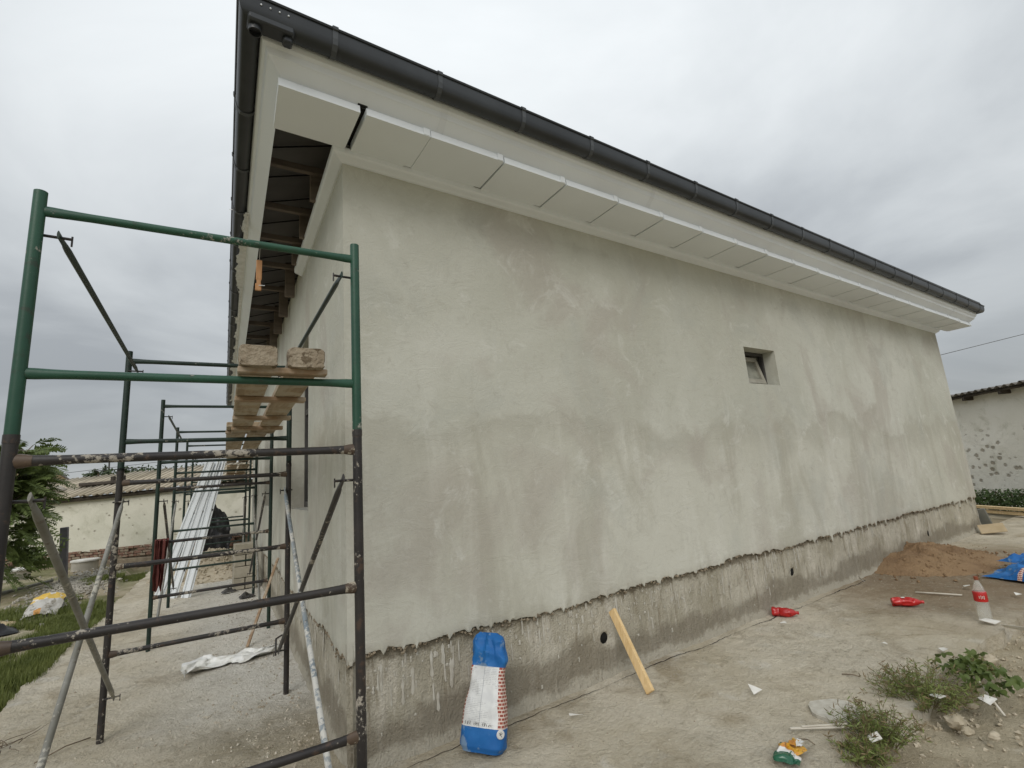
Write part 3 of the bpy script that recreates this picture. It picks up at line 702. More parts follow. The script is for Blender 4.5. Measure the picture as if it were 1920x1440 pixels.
# small tilted hopper window
wr = MB(); y0 = .15
def frame_box(mb, x0, x1, z0, z1, y, wd, dp, xf):
    for (xa, xb, za, zb) in ((x0, x1, z1-wd, z1), (x0, x1, z0, z0+wd), (x0, x0+wd, z0+wd, z1-wd), (x1-wd, x1, z0+wd, z1-wd)):
        P = [Vector((x, yy, z)) for z in (za, zb) for yy in (y, y+dp) for x in (xa, xb)]
        mb.add([xf(p) for p in P], [(0, 2, 3, 1), (4, 5, 7, 6), (0, 1, 5, 4), (2, 6, 7, 3), (0, 4, 6, 2), (1, 3, 7, 5)])
win = MB(); frame_box(win, WX0+.002, WX1-.002, WZ0+.002, WZ1-.002, y0, .035, .05, lambda p: p)
win = win.build('window', 'dframe', house); tag(win, 'small square window with tilted dusty sash')
tl = Matrix.Translation((0, y0-.01, WZ0+.03)) @ Matrix.Rotation(R(-14), 4, 'X') @ Matrix.Translation((0, -(y0-.01), -(WZ0+.03)))
q = MB(); frame_box(q, WX0+.02, WX1-.075, WZ0+.035, WZ1-.045, y0-.035, .055, .045, lambda p: tl @ p); q.build('sash', 'upvc', win)
q = MB(); P = [tl @ Vector(p) for p in ((WX0+.07, y0-.012, WZ0+.085), (WX1-.125, y0-.012, WZ0+.085), (WX1-.125, y0-.012, WZ1-.095), (WX0+.07, y0-.012, WZ1-.095))]
P2 = [p+Vector((0, .006, 0)) for p in P]; q.add(P+P2, [(0, 1, 2, 3), (7, 6, 5, 4), (0, 3, 7, 4), (1, 5, 6, 2), (3, 2, 6, 7), (0, 4, 5, 1)]); q.build('pane', 'dustglass', win)
q = MB(); q.add([(WX0+.01, .02, WZ0+.012), (WX0+.2, .0, WZ0+.01), (WX0+.24, .06, WZ0+.014), (WX0+.12, .09, WZ0+.045), (WX0+.02, .08, WZ0+.05)], [(0, 1, 2, 3), (0, 3, 4)]); q.build('mortar_crust', 'lime', win)
# side windows
for v0, v1, z0_, z1_ in SW:
    q = MB(); xf = lambda p: LW(p.y, p.x, p.z)
    frame_box(q, v0+.002, v1-.002, z0_+.002, z1_-.002, .17, .06, .06, xf); wq = q.build('window', 'dframe', house)
    q = MB(); frame_box(q, (v0+v1)/2-.03, (v0+v1)/2+.03, z0_+.062, z1_-.062, .172, .028, .05, xf); q.build('mullion', 'dframe', wq)
    q = MB(); frame_box(q, v0+.062, v1-.062, z1_-.55, z1_-.49, .174, .028, .05, xf); q.build('transom', 'dframe', wq)
    for a, c in ((v0+.055, (v0+v1)/2-.025), ((v0+v1)/2+.025, v1-.055)):
        q = MB(); q.add([LW(.20, a, z0_+.05), LW(.20, c, z0_+.05), LW(.20, c, z1_-.05), LW(.20, a, z1_-.05)], [(0, 3, 2, 1)]); q.build('pane', 'glass', wq)

# ---------------------------------------------------------------- scaffold
def clampjoint(mb, p, d, r):   # flattened flared rung end
    pass
def make_frame(parent, ul, ur, v, z0, z1, rungs, mp_, mr_, name, joint=None):
    fo = bpy.data.objects.new(name, None)
    me = MB(); me.tube([LW(ul, v, z0), LW(ul, v, z1)], .0212, 16); f = me.build(name, mp_, parent, auto=50)
    for o_ in (f,): pass
    me = MB(); me.tube([LW(ur, v, z0), LW(ur, v, z1)], .0212, 16); me.build('post', mp_, f, auto=50)
    for z in rungs:
        a, c = LW(ul+.012, v, z), LW(ur-.012, v, z); d = (c-a).normalized(); w_ = (c-a).length
        pts = [a, a+d*.03, a+d*.075, a+d*.14, c-d*.14, c-d*.075, c-d*.03, c]
        fl = [(.72, 1.25), (.72, 1.25), (.85, 1.1), (1, 1), (1, 1), (.85, 1.1), (.72, 1.25), (.72, 1.25)]
        me = MB(); me.tube(pts, .0170, 14, True, 0, fl); rg = me.build('rung', mr_, f, auto=50)
        if joint:
            for p, s in ((a, 1), (c, -1)):
                me = MB(); me.tube([p-d*s*.004, p+d*s*.022, p+d*s*.05], [.0222, .0205, .0176], 12, True, 0, [(.72, 1.2), (.72, 1.2), (.85, 1.1)]); me.build('weld', joint, rg, auto=50)
    return f
def make_brace(parent, p, q, mat, r=.0128, pin=None):
    p, q = Vector(p), Vector(q); d = (q-p).normalized()
    fl = [(.35, 1.3), (.35, 1.3), (.8, 1.05), (1, 1), (1, 1), (.8, 1.05), (.35, 1.3), (.35, 1.3)]
    me = MB(); pts = [p-d*.03, p+d*.045, p+d*.075, p+d*.12, q-d*.12, q-d*.075, q-d*.045, q+d*.03]
    me.tube(pts, r, 12, True, 0, fl); br = me.build('brace', mat, parent, auto=50)
    for e, s in ((p, 1), (q, 1)):
        k = MB(); o = LW(-1, 0) if False else Vector((1, 0, 0))
        k.tube([e-o*.06*pin, e+o*.035*pin], .006, 8); k.tube([e+o*.035*pin+Vector((0, 0, .012)), e+o*.035*pin-Vector((0, 0, .03))], .0035, 6)
        k.build('pin', 'black', br, auto=50)
    return br
FV = [-.805, 1.575, 3.965, 6.58, 9.0, 11.35]
UL = [-1.283, -1.320, -1.308, -1.335, -1.33, -1.33]; UR = [-.110, -.158, -.120, -.165, -.16, -.16]
TL = ['green and black steel scaffold tower nearest the camera', 'second steel scaffold tower with dark red cloth beside it, mid-row', 'farthest scaffold tower, small behind the white profiles']
for tnum in range(3):
    i, j = 2*tnum, 2*tnum+1
    base = LW(UL[i], FV[i], -.02)
    t = thing('scaffold_tower', TL[tnum], 'scaffold', base, group='scaffold towers along the side wall')
    for k in (i, j):
        gm = 'green' if k == 0 else 'green_backlit'
        top = 2.765 if k < 2 else 2.80
        make_frame(t, UL[k], UR[k], FV[k], 1.81, top, [top-.078, 2.05], gm, gm, 'upper_frame')
        lower = make_frame(t, UL[k], UR[k], FV[k], -.02, 1.85 if k else 1.825, [1.738, 1.135, .545], 'black' if k < 2 else 'green_backlit', 'black' if k < 3 else 'green_backlit', 'lower_frame', 'weld' if k < 3 else None)
        for u in (UL[k], UR[k]):
            q = MB(); q.tube([LW(u, FV[k], 1.80), LW(u, FV[k], 1.83)], .0228, 14); q.build('spigot_collar', 'black', lower, auto=50)
    for s, uu in ((1, (UL[i]+.062, UL[j]+.062)), (-1, (UR[i]-.062, UR[j]-.062))):
        a, c = uu
        make_brace(t, LW(a, FV[i]+.03, 2.60), LW(c, FV[j]-.03, 2.60), 'green_backlit', .0125, s)
        make_brace(t, LW(a, FV[i]+.03, 1.60), LW(c, FV[j]-.03, .27 if s > 0 else .33), 'galv' if tnum == 0 and s > 0 else 'black', .0145, s)
        make_brace(t, LW(a+.0 if s > 0 else a-.035, FV[i]+.03, .27), LW(c-.03*s, FV[j]-.03, 1.60), 'bluepaint' if tnum == 0 and s < 0 else 'galv', .0145, s)
# decks of two boards on cleats
def deck(label, v0, v1, u0, wd, gap, z, cleats, endcrust):
    t = thing('scaffold_deck', label, 'deck', LW(u0+wd+gap/2, v0, z), group='board decks lying on the scaffold')
    for k in range(2):
        uc = u0+wd/2+k*(wd+gap); q = MB()
        n = 14; V = []; th = .042
        rot = ROTL
        q.bbox(LW(uc, (v0+v1)/2, z+th/2), (wd, v1-v0, th), rot, .006); bo = q.build('board', 'plank', t)
        if endcrust:
            q = MB()
            c = LW(uc+random.uniform(-.004, .004), v0-.012, z+.034)
            def cr_(i, jj, c=c, wd=wd):
                th_ = jj*math.pi*2; 
                sx = math.copysign(abs(math.cos(th_))**.22, math.cos(th_)); sz = math.copysign(abs(math.sin(th_))**.3, math.sin(th_))
                y = -.012+i*.11; rr = 1-.06*max(0, (.1-i)/.1)-(.07 if -.62 < sz < -.30 else 0)
                p = Vector((sx*(wd/2+.006)*rr, y, sz*.040*rr+(.012 if sz > 0 else 0)))
                p += Vector((fr(p.x, y, p.z+k, 18, 3), fr(p.x+3, y, p.z, 18, 3), fr(p.x+7, y, p.z, 18, 3)))*.005
                return c+ROTL @ p
            q.grid(cr_, 8, 36); V = [cr_(0, jj/36) for jj in range(36)]; q.add(V, [tuple(range(36))])
            q.build('crusted_end', 'crust', bo, smooth=False, auto=60)
    for v in cleats:
        q = MB(); q.bbox(LW(u0+wd+gap/2+.01, v, z-.014), (2*wd+gap+.03, .06, .027), Matrix.Rotation(random.uniform(-.03, .03), 3, 'Z') @ ROTL, .004); q.build('cleat', 'cleat', t)
    return t
deck('front scaffold deck of two plaster-crusted boards joined by cleats', -.88, 1.62, -.602, .138, .05, 2.100, [-.835, -.14, .58, 1.14], True)
deck('middle scaffold deck of two close boards behind the front deck', 1.50, 4.25, -.64, .158, .02, 2.145, [1.75, 4.1], False)
deck('rear scaffold deck of two boards, farthest along the side wall', 3.95, 6.75, -.62, .15, .03, 2.19, [4.3, 5.5], False)
deck('last low scaffold deck beside the corrugated shed roof', 6.45, 11.5, -.61, .15, .03, 2.10, [7.2, 8.6, 10.], False)

# orange offcut on a string under the left eave
t = thing('hanging_offcut', 'orange wood offcut hanging on a string under the open eave', 'wood', LW(-.42, 1.72, 3.45))
q = MB(); q.bbox(LW(-.42, 1.72, 3.66), (.05, .02, .20), ROTL, .004); q.bbox(LW(-.42, 1.72, 3.55), (.036, .02, .06), ROTL, .004); q.bbox(LW(-.423, 1.72, 3.49), (.052, .022, .07), ROTL, .004); q.build('block', 'orangewood', t)
q = MB(); q.tube([LW(-.42, 1.72, 3.75), LW(-.415, 1.72, 3.93)], .0018, 5); q.build('string', 'strip', t)
q = MB(); q.tube([LW(-.42, 1.70, 3.50), LW(-.37, 1.70, 3.505)], .004, 6); q.build('nail', 'white', t)

# white profiles leaning on the far deck
for k, lab in enumerate(('leftmost of three long white metal profiles leaning on the scaffold', 'middle of three long white metal profiles leaning on the scaffold', 'rightmost of three long white metal profiles leaning on the scaffold')):
    a = Vector((-1.17+.2*k, 7.75-.2*k, -.015)); c = Vector((-.50+.085*k, 7.0, 2.25+.02*k)); d = (c-a).normalized()
    sx = Vector((.83, -.55, 0)); sx = (sx-d*sx.dot(d)).normalized(); nn = d.cross(sx)
    t = thing('metal_profile', lab, 'profile', a, group='white profiles leaning on the scaffold')
    q = MB(); Lp = (c-a).length
    pr = [(-.075, 0), (-.075, .03), (-.05, .03), (-.045, .012), (.02, .012), (.025, .035), (.05, .035), (.055, .010), (.075, .010), (.075, 0)]
    V = [a+sx*x+nn*(-y) for x, y in pr]+[c+sx*x+nn*(-y) for x, y in pr]; n = len(pr)
    q.add(V, [(i, (i+1) % n, n+(i+1) % n, n+i) for i in range(n)]+[tuple(range(n))[::-1], tuple(range(n, 2*n))]); q.build('sheet', 'white', t)
    for s in (.2, .42, .62, .8):
        q = MB(); p = a+d*Lp*s+sx*.06-nn*.012; q.tube([p, p+d*.03], .012, 8); q.build('clip', 'dframe', t)

# red cloth over a rung of the second tower
def clothfn(i, j):
    p = LW(-1.30+.13*i, 3.90-.02*math.sin(i*19+j*2)-.012*math.cos(i*31), 1.16-.52*j*(1+.06*math.sin(i*9)))
    p.x += .03*j*math.sin(3*i+1)-.02*j+.01*fr(i*3, j*3, 0, 1, 3); p.y -= .012+.02*fr(i*2, j*2, 4, 1.5, 3); return p
q = MB(); q.grid(clothfn, 40, 40)
q.grid(lambda i, j: LW(-1.30+.13*i, 3.89+.09*j, 1.16+.018*math.sin(j*math.pi))+Vector((0, -.02*math.sin(i*19)*(1-j), 0)), 40, 6)
tag(q.build('cloth', 'cloth', smooth=True), 'dark red cloth hanging from a scaffold rung beside white profiles', 'cloth')

# wooden stick against the side wall
q = MB(); a, c = Vector((-.21, 3.26, 0)), Vector((.165, 3.9, .80)); d = (c-a); rm = d.to_track_quat('Z', 'Y').to_matrix(); q.bbox((a+c)/2, (.03, .018, d.length), rm, .003)
tag(q.build('wood_strip', 'cleat'), 'thin brown wood strip leaning against the side wall', 'wood strip')

# ---------------------------------------------------------------- things by the long wall
# cement bag
bx = Vector((.705, -.245, .0)); ax = Vector((.62, -.785, 0)).normalized()
lean = math.atan2(.17, .55)
rz = math.atan2(ax.y, ax.x)
bag = thing('cement_bag', 'blue and white paper bag with brick-pattern sides leaning on the plinth', 'bag', bx, (0, 0, 0))
bag.rotation_euler = (Matrix.Rotation(rz, 3, 'Z') @ Matrix.Rotation(-lean, 3, 'X') @ Matrix.Rotation(R(2.5), 3, 'Y')).to_euler()
def lerp(t, tab):
    for (a, va), (c, vc) in zip(tab, tab[1:]):
        if t <= c:
            s = (t-a)/(c-a); s = s*s*(3-2*s); return va+(vc-va)*s
    return tab[-1][1]
BW = [(0, .118), (.05, .138), (.25, .134), (.5, .116), (.64, .107), (.70, .106), (.78, .109), (.9, .106), (.965, .094), (1, .066)]
BD = [(0, .062), (.05, .075), (.3, .078), (.6, .062), (.70, .055), (.8, .052), (.93, .040), (1, .018)]
def bagp(i, j):
    th = 2*math.pi*i-math.pi/2; t = j
    cx, sy = math.cos(th), math.sin(th); pw = 2/3.6
    x = math.copysign(abs(cx)**pw, cx)*lerp(t, BW); y = math.copysign(abs(sy)**pw, sy)*lerp(t, BD); z = .62*t
    top = max(0, min(1, (t-.66)/.06)); k = .008+.010*top
    rd = abs(fr(x*5+1, y*3, z*5+2, 1.1, 2)); rd2 = abs(fr(x*11+6, y*3, z*8, 1.0, 2))
    y += (rd*.045+rd2*.02-.012)*(.35+.65*top)*(1 if y < 0 else -1); x += (fr(x, y+4, z, 7, 3)*k)*(1+.6*top)
    if top > 0 and y < 0: y -= .016*top*max(0, 1-abs(x+.006)/.022)
    if x > .08 and .72 < t < .82: x += .009*math.sin((t-.72)/.10*math.pi)
    if x < -.05 and .42 < t < .66: x += .010*math.sin((t-.42)/.24*math.pi)
    return Vector((x, y, z))
def bagm(i, j):
    p = bagp(i, j)
    if j < .205 or j > .70: return 0
    return 1 if (p.y < 0 and abs(p.x+.004) < lerp(j, BW)*.83) else 2
q = MB(); q.grid(bagp, 120, 90, bagm); n = 120
q.add([bagp(i/n, 0) for i in range(n)], [tuple(range(n))[::-1]]); q.add([bagp(i/n, 1) for i in range(n)], [tuple(range(n))])
body = q.build('bag_body', ['blue', 'label', 'bagbrick'], bag, local=True, auto=16)
pe = bagp(.158, .165); q = MB(); E4 = Matrix.Translation(pe+Vector((.5, -.86, 0))*.002) @ Matrix.Rotation(R(36), 4, 'Z')
q.lathe([(1e-5, .003), (.020, .003), (.024, 0)], 22, E4 @ Matrix.Rotation(R(90), 4, 'X')); em = q.build('emblem', 'chipwhite', bag, local=True)
q = MB()
for a, c in (((-.010, .008), (.008, -.012)), ((.002, .012), (-.006, -.004)), ((-.004, -.002), (.010, .006))):
    q.tube([E4 @ Vector((a[0], -.003, a[1])), E4 @ Vector((c[0], -.003, c[1]))], .0016, 6)
q.build('emblem_mark', 'dframe', bag, local=True)
for k in range(13):     # row of small dark pictograms at the foot of the label
    xx = -.088+.0135*k
    if k in (3, 7): continue
    q = MB(); h = random.choice((.010, .014, .016)); P = bagp(.0, .225); yy = -lerp(.225, BD)-.0075
    q.tube([(xx, yy, .136), (xx+random.uniform(-.004, .004), yy, .136+h)], .0014, 5)
    if k % 2: q.tube([(xx-.003, yy, .136), (xx+.004, yy, .136+h*.8)], .0012, 5)
    q.build('print_mark', 'dframe', bag, local=True)
# leaning pine batten
a, c = Vector((1.975, -.375, .005)), Vector((2.04, -.012, .455)); d = c-a; rm = d.to_track_quat('Z', 'Y').to_matrix()
q = MB(); q.bbox((a+c)/2+Vector((0, -.02, .01)), (.062, .032, d.length+.02), rm @ Matrix.Rotation(R(-70), 3, 'Z'), .003)
q.v = [tuple(Vector(p)) for p in q.v]
tag(q.build('pine_batten', 'newwood'), 'short fresh pine batten leaning against the plinth by a vent hole', 'batten')

# bottles
prof = [(.0, .006), (.03, .0), (.041, .004), (.0445, .02), (.0445, .09), (.042, .10), (.0445, .11), (.0445, .20), (.043, .215), (.040, .235), (.030, .275), (.018, .305), (.0135, .315), (.0135, .335)]
def lying(label, p, az, sc, seed):
    mat = Matrix.Translation(p) @ Matrix.Rotation(az, 4, 'Z') @ Matrix.Rotation(R(90), 4, 'Y')
    def wob(v):
        k = 1-.55*max(0, fr(v.x*3, v.y*3, v.z+seed, 9, 3)+.15) if v.z < .24 else 1
        return Vector((v.x*k*1.0, v.y*k*1.2, v.z*sc))
    lob = lambda v: wob(Vector((v.x*(1+.10*math.cos(5*math.atan2(v.y, v.x))), v.y*(1+.10*math.cos(5*math.atan2(v.y, v.x))), v.z)) if v.z < .03 else v)
    t = thing('plastic_bottle', label, 'bottle', p, group='red bottles lying on the apron')
    pr = []
    for (r1, z1), (r2, z2) in zip(prof, prof[1:]):
        for s in range(3): pr.append((r1+(r2-r1)*s/3, z1+(z2-z1)*s/3))
    q = MB(); q.lathe([(max(a, 1e-5), c) for a, c in pr], 26, mat, 0, lob); q.build('bottle_body', 'redpet', t, smooth=True)
    q = MB(); q.lathe([(.0155, .317*sc), (.0155, .345*sc), (.012, .348*sc), (1e-5, .348*sc)], 14, mat); q.build('cap', 'redpet', t, auto=40)
    q = MB(); q.box(mat @ Vector((-.040, .004, .13*sc)), (.03, .028, .004), (Matrix.Rotation(az, 3, 'Z'))); q.build('sticker', 'paper', t)
lying('crushed red bottle close to the foot of the plinth', Vector((4.20, -.03, .033)), math.atan2(-.17, .09), .70, 1)
lying('red bottle lying out on the apron near the sand heap', Vector((5.235, -.70, .035)), math.atan2(-.2, .14), .78, 5)
t = thing('plastic_bottle', 'clear upright bottle with red label at the apron edge', 'bottle', (5.17, -1.43, 0))
q = MB(); hs = 1.06; q.lathe([(max(a, 1e-5)*1.06, c*hs+.002) for a, c in prof], 28, Matrix.Translation((5.17, -1.43, 0))); q.build('bottle_body', 'pet', t, smooth=True)
q = MB(); q.lathe([(.0485, .165), (.0492, .167), (.0492, .242), (.0470, .246)], 28, Matrix.Translation((5.17, -1.43, 0))); lb = q.build('paper_label', 'redpet', t, smooth=True)
vd = Vector((-5.96, -1.67, 0)).normalized(); sd_ = Vector((-vd.y, vd.x, 0))
for k, (o, h) in enumerate(((-.008, .022), (.004, .03), (.014, .022), (.024, .03))):
    q = MB(); q.bbox(Vector((5.17, -1.43, .205))+vd*.0487+sd_*o, (.004, .004, h), None, .001); q.build('print_stroke', 'paper', lb)
q = MB(); q.lathe([(.0165, .345), (.0165, .372), (.013, .375), (1e-5, .375)], 14, Matrix.Translation((5.17, -1.43, 0))); q.build('cap', 'cap', t, auto=40)

# sand heap
def heap(cx, cy, rx, ry, h, seed, amp=.06):
    def f(i, j):
        th = 2*math.pi*i; r = j; x = cx+rx*r*math.cos(th); y = cy+ry*r*math.sin(th)
        z = h*max(0, (1-r**1.25))**1.05*(1+.35*fr(x, y, seed, 1.6, 3))+amp*.35*fr(x, y, seed, 6, 4)*(1-r*.8)-.02*r
        return (x, y, z)
    return f
q = MB(); q.grid(heap(7.85, -.18, 1.22, .82, .25, 4, .16), 110, 46); tag(q.build('sand_heap', 'sand', smooth=True), 'low heap of brown sand against the plinth', 'sand')
q = MB(); hf = heap(7.85, -.18, 1.22, .82, .25, 4, .16)
def lump(x, y, z, s):
    P = [Vector((random.gauss(0, 1), random.gauss(0, 1), random.gauss(0, .7))).normalized()*s*random.uniform(.7, 1.2) for _ in range(6)]
    P = [Vector((s, 0, 0)), Vector((-s, 0, 0)), Vector((0, s, 0)), Vector((0, -s, 0)), Vector((0, 0, s)), Vector((0, 0, -s))]; P = [Vector((x, y, z))+p*random.uniform(.6, 1.2) for p in P]
    q.add(P, [(0, 2, 4), (2, 1, 4), (1, 3, 4), (3, 0, 4), (2, 0, 5), (1, 2, 5), (3, 1, 5), (0, 3, 5)])
for i in range(650):
    p = hf(random.random(), min(1.25, abs(random.gauss(.75, .28)))); s = random.choice((.004, .006, .008, .010, .014, .022)); lump(p[0], p[1], max(p[2], 0)+s*.1, s)
tag(q.build('sand_lumps', 'sand'), 'lumps of sand scattered over and around the sand heap', 'sand', kind='stuff')
# crumpled blue bag
def crump(c, ax, ay, lx, ly, h, seed, fold=.5):
    ax, ay = Vector(ax).normalized(), Vector(ay).normalized()
    def f(i, j):
        x, y = (i-.5)*lx, (j-.5)*ly
        z = .012+h*(.5+fr(i*2+seed, j*2, seed, 1.4, 3)*.7)*math.sin(math.pi*min(1, max(0, i)))**.5*math.sin(math.pi*min(1, max(0, j)))**.5
        return Vector(c)+ax*(x+.03*fr(i*3, j*3, seed+3, 1, 2))+ay*(y+.03*fr(i*3, j*3, seed+8, 1, 2))+Vector((0, 0, max(.004, z)))
    return f
t = thing('crumpled_bag', 'crumpled blue and white bag lying beside the sand heap', 'bag', (7.45, -1.3, 0))
q = MB(); q.grid(crump((7.35, -1.32, 0), (.75, -.2, 0), (.2, .9, 0), .75, .55, .17, 3), 26, 22, lambda i, j: 1 if (j < .30 and .15 < i < .85) else (2 if .3 < j < .42 and i < .5 else 0)); q.build('bag_sheet', ['blue', 'chipwhite', 'bagbrick'], t)
q = MB(); q.grid(crump((7.75, -1.28, .10), (.8, -.5, 0), (.3, .9, 0), .55, .3, .14, 9), 16, 14); q.build('folded_flap', 'blue', t)
# chip packet
t = thing('chip_packet', 'torn green white and yellow snack packet at the apron edge', 'packet', (1.93, -1.40, 0))
q = MB(); q.grid(crump((1.93, -1.395, .0), (.35, -.94, 0), (.94, .35, 0), .115, .20, .05, 6), 22, 30, lambda i, j: 0 if j < .33+.06*math.sin(i*5) else (1 if j < .47+.06*math.sin(i*5) else (2 if j < .90 else 0)))
q.v = [tuple(Vector(p)) for p in q.v]; q.build('foil', ['chipgreen', 'chipwhite', 'chipyellow'], t)
q = MB(); q.grid(crump((2.0, -1.40, .03), (.35, -.94, 0), (.94, .35, 0), .05, .06, .035, 12), 8, 8, lambda i, j: 1 if i > .5 else 0); q.build('torn_corner', ['chipyellow', 'chipwhite'], t)

# papers, scraps, strips
def scrap(label, c, pts, z=.006, mat='paper', curl_=.02, cat='scrap', name='paper_scrap'):
    q = MB(); n = len(pts); zz = [curl_*random.random() for _ in pts]
    top = [Vector((c[0]+x*.75, c[1]+y*.75, z+h)) for (x, y), h in zip(pts, zz)]; bot = [p-Vector((0, 0, .0025)) for p in top]
    q.add(top+bot, [tuple(range(n)), tuple(range(n, 2*n))[::-1]]+[(i, n+i, n+(i+1) % n, (i+1) % n) for i in range(n)])
    return tag(q.build(name, mat), label, cat)
scrap('white triangular scrap in the middle of the apron', (2.47, -.87), [(0, .05), (-.05, -.03), (.045, -.055), (.02, .0)], .01, curl_=.05)
scrap('small white chip on the apron below the far red bottle', (3.96, -1.09), [(-.03, 0), (0, -.04), (.035, 0), (0, .03)], .015)
scrap('white scrap at the broken apron edge', (4.09, -1.43), [(-.05, -.02), (0, -.05), (.06, 0), (.01, .04)], .015)
scrap('pale strip of paper in front of the blue bag', (1.37, -.30), [(-.05, .02), (.04, -.05), (.06, -.03), (-.035, .045)], .008)
scrap('curled white scrap by the crushed red bottle', (3.93, -.28), [(-.05, .0), (.02, -.05), (.07, .0), (.0, .03)], .012, curl_=.03)
scrap('white scrap among the larger weed clump', (3.12, -1.68), [(-.04, -.03), (.02, -.06), (.05, .03), (-.02, .05)], .03, curl_=.04)
scrap('white scrap under the lobed green branch', (3.25, -1.88), [(-.05, -.03), (.03, -.06), (.06, .03), (-.02, .05)], .02, curl_=.04)
scrap('white curl of plastic at the foot of the nearest weed', (2.36, -1.62), [(-.05, -.01), (.05, -.04), (.055, -.01), (-.03, .025)], .02, curl_=.04)
scrap('white curl of plastic standing at the plinth joint', (6.0, -.12), [(-.06, .0), (.02, -.05), (.06, -.02), (0, .02)], .02, curl_=.1)
scrap('long white paper under the upright bottle', (5.08, -1.46), [(-.04, .06), (.05, .02), (.02, -.12), (-.05, -.08)], .01, curl_=.03)
scrap('crumpled white strip reaching off the apron', (4.98, -1.66), [(-.08, .10), (.03, .10), (.03, -.14), (-.06, -.10)], .0, curl_=.06)
scrap('white scrap in front of the sand heap', (6.35, -1.0), [(-.06, 0), (0, -.05), (.08, -.02), (.02, .04)], .02, curl_=.03)
scrap('white scrap behind the upright bottle', (6.25, -1.42), [(-.05, 0), (0, -.05), (.06, -.01), (.01, .03)], .02, curl_=.03)
def stick(label, pts, r, mat='twig', name='twig', cat='twig'):
    q = MB(); q.tube(pts, r, 7); return tag(q.build(name, mat, smooth=True), label, cat)
stick('thin white stick in front of the sand heap', [(5.86, -.70, .012), (5.93, -.9, .012), (5.98, -1.06, .012)], .008, 'strip', 'thin_stick', 'stick')
q = MB(); q.bbox((2.30, -1.37, .012), (.32, .016, .008), Matrix.Rotation(math.atan2(-.2, .24), 3, 'Z'), .002); q.bbox((2.33, -1.385, .021), (.26, .012, .006), Matrix.Rotation(math.atan2(-.18, .25), 3, 'Z'), .002)
tag(q.build('wood_strip', 'strip'), 'bleached flat wood strip lying beside the nearest weed', 'wood strip')
stick('short dark twig behind the snack packet', [(2.11, -1.34, .006), (2.13, -1.39, .012), (2.12, -1.43, .005)], .003)
stick('short dark twig in the open middle of the apron', [(3.16, -1.12, .006), (3.19, -1.17, .010), (3.2, -1.22, .005)], .004)
q = MB(); n = 20
pts = [(2.58+.16*math.cos(t*.314)*(1+.15*fr(t, 1, 1, .4, 2)), -1.33+.13*math.sin(t*.314)*(1+.2*fr(t, 3, 1, .4, 2))) for t in range(n)]
q.add([Vector((x, y, .014)) for x, y in pts]+[Vector((x*1.0, y, -.02)) for x, y in pts], [tuple(range(n))]+[(i, n+i, n+(i+1) % n, (i+1) % n) for i in range(n)])
tag(q.build('mortar_patch', 'lime'), 'flat pale round patch of dried mortar behind the nearest weed', 'mortar patch')

# stones
def rock(p, s, seed, flat=.7, sub=2):
    q = MB(); n, k = 18, 11
    prof_ = [(max(1e-5, math.sin(math.pi*i/k)), -math.cos(math.pi*i/k)) for i in range(k+1)]
    def wob(v):
        d = 1+.30*fr(v.x+seed, v.y, v.z, 1.6, 4)+.12*fr(v.x, v.y+seed, v.z, 4, 3); return Vector((v.x*s*d, v.y*s*d*.85, v.z*s*flat*d))
    q.lathe(prof_, n, Matrix.Translation(p), 0, wob); return q
for k, (x, y, s, lab) in enumerate(((3.05, -1.77, .055, 'largest pale clod in the dirt below the lobed branch'), (2.965, -1.845, .032, 'smaller pale clod touching the largest clod'), (3.36, -1.76, .042, 'pale clod right of the big weed clump'), (4.30, -1.64, .05, 'pale clod by the broken far apron edge'), (3.0, -1.95, .03, 'small pale stone low in the dirt strip'))):
    tag(rock((x, y, -.05), s, k*3.1).build('stone', 'clod', auto=40), lab, 'stone', 'clods in the dirt strip')
# crumbs scattered everywhere
q = MB(); 
def crumb(x, y, z, s):
    rm = Matrix.Rotation(random.uniform(0, 6.28), 3, Vector((random.random()-.5, random.random()-.5, random.random()-.5)).normalized())
    P = [rm @ Vector(p) for p in ((s, 0, 0), (-s, 0, 0), (0, s*.8, 0), (0, -s*.8, 0), (0, 0, s*.7), (0, 0, -s*.7))]
    P = [Vector((x, y, z))+p*random.uniform(.7, 1.25) for p in P]
    q.add(P, [(0, 2, 4), (2, 1, 4), (1, 3, 4), (3, 0, 4), (2, 0, 5), (1, 2, 5), (3, 1, 5), (0, 3, 5)])
for i in range(1500):
    v = random.uniform(-.9, 8); u = -.05-abs(random.gauss(0, .45)) if random.random() < .75 else random.uniform(-2, -.1)
    p = LW(u, v); s = random.choice((.003, .004, .005, .006, .009, .013)); crumb(p.x, p.y, sh(p.x, p.y)+s*.3, s)
for i in range(900):
    v = random.uniform(-1.2, 1.7); u = -.04-abs(random.gauss(0, .42)); p = LW(u, v); s = random.choice((.003, .004, .005, .006, .008, .011, .016)); crumb(p.x, p.y, sh(p.x, p.y)-s*.1, s)
for i in range(700):
    x = random.uniform(.3, 9); y = -.06-abs(random.gauss(0, .5)); 
    if y < -1.5: continue
    s = random.choice((.003, .004, .005, .007)); crumb(x, y, sh(x, y)+s*.3, s)
tag(q.build('mortar_crumbs', 'crumbs'), 'crumbs of mortar strewn over the concrete apron', 'rubble', kind='stuff')
q = MB()
for i in range(1800):
    x = random.uniform(1.2, 8); y = -1.55-abs(random.gauss(0, .6)); s = random.choice((.005, .007, .01, .014, .02)); crumb(x, y, gh(x, y)+s*.3, s)
tag(q.build('loose_clods', 'clod'), 'loose soil crumbs on the dirt strip beyond the apron', 'soil', kind='stuff')

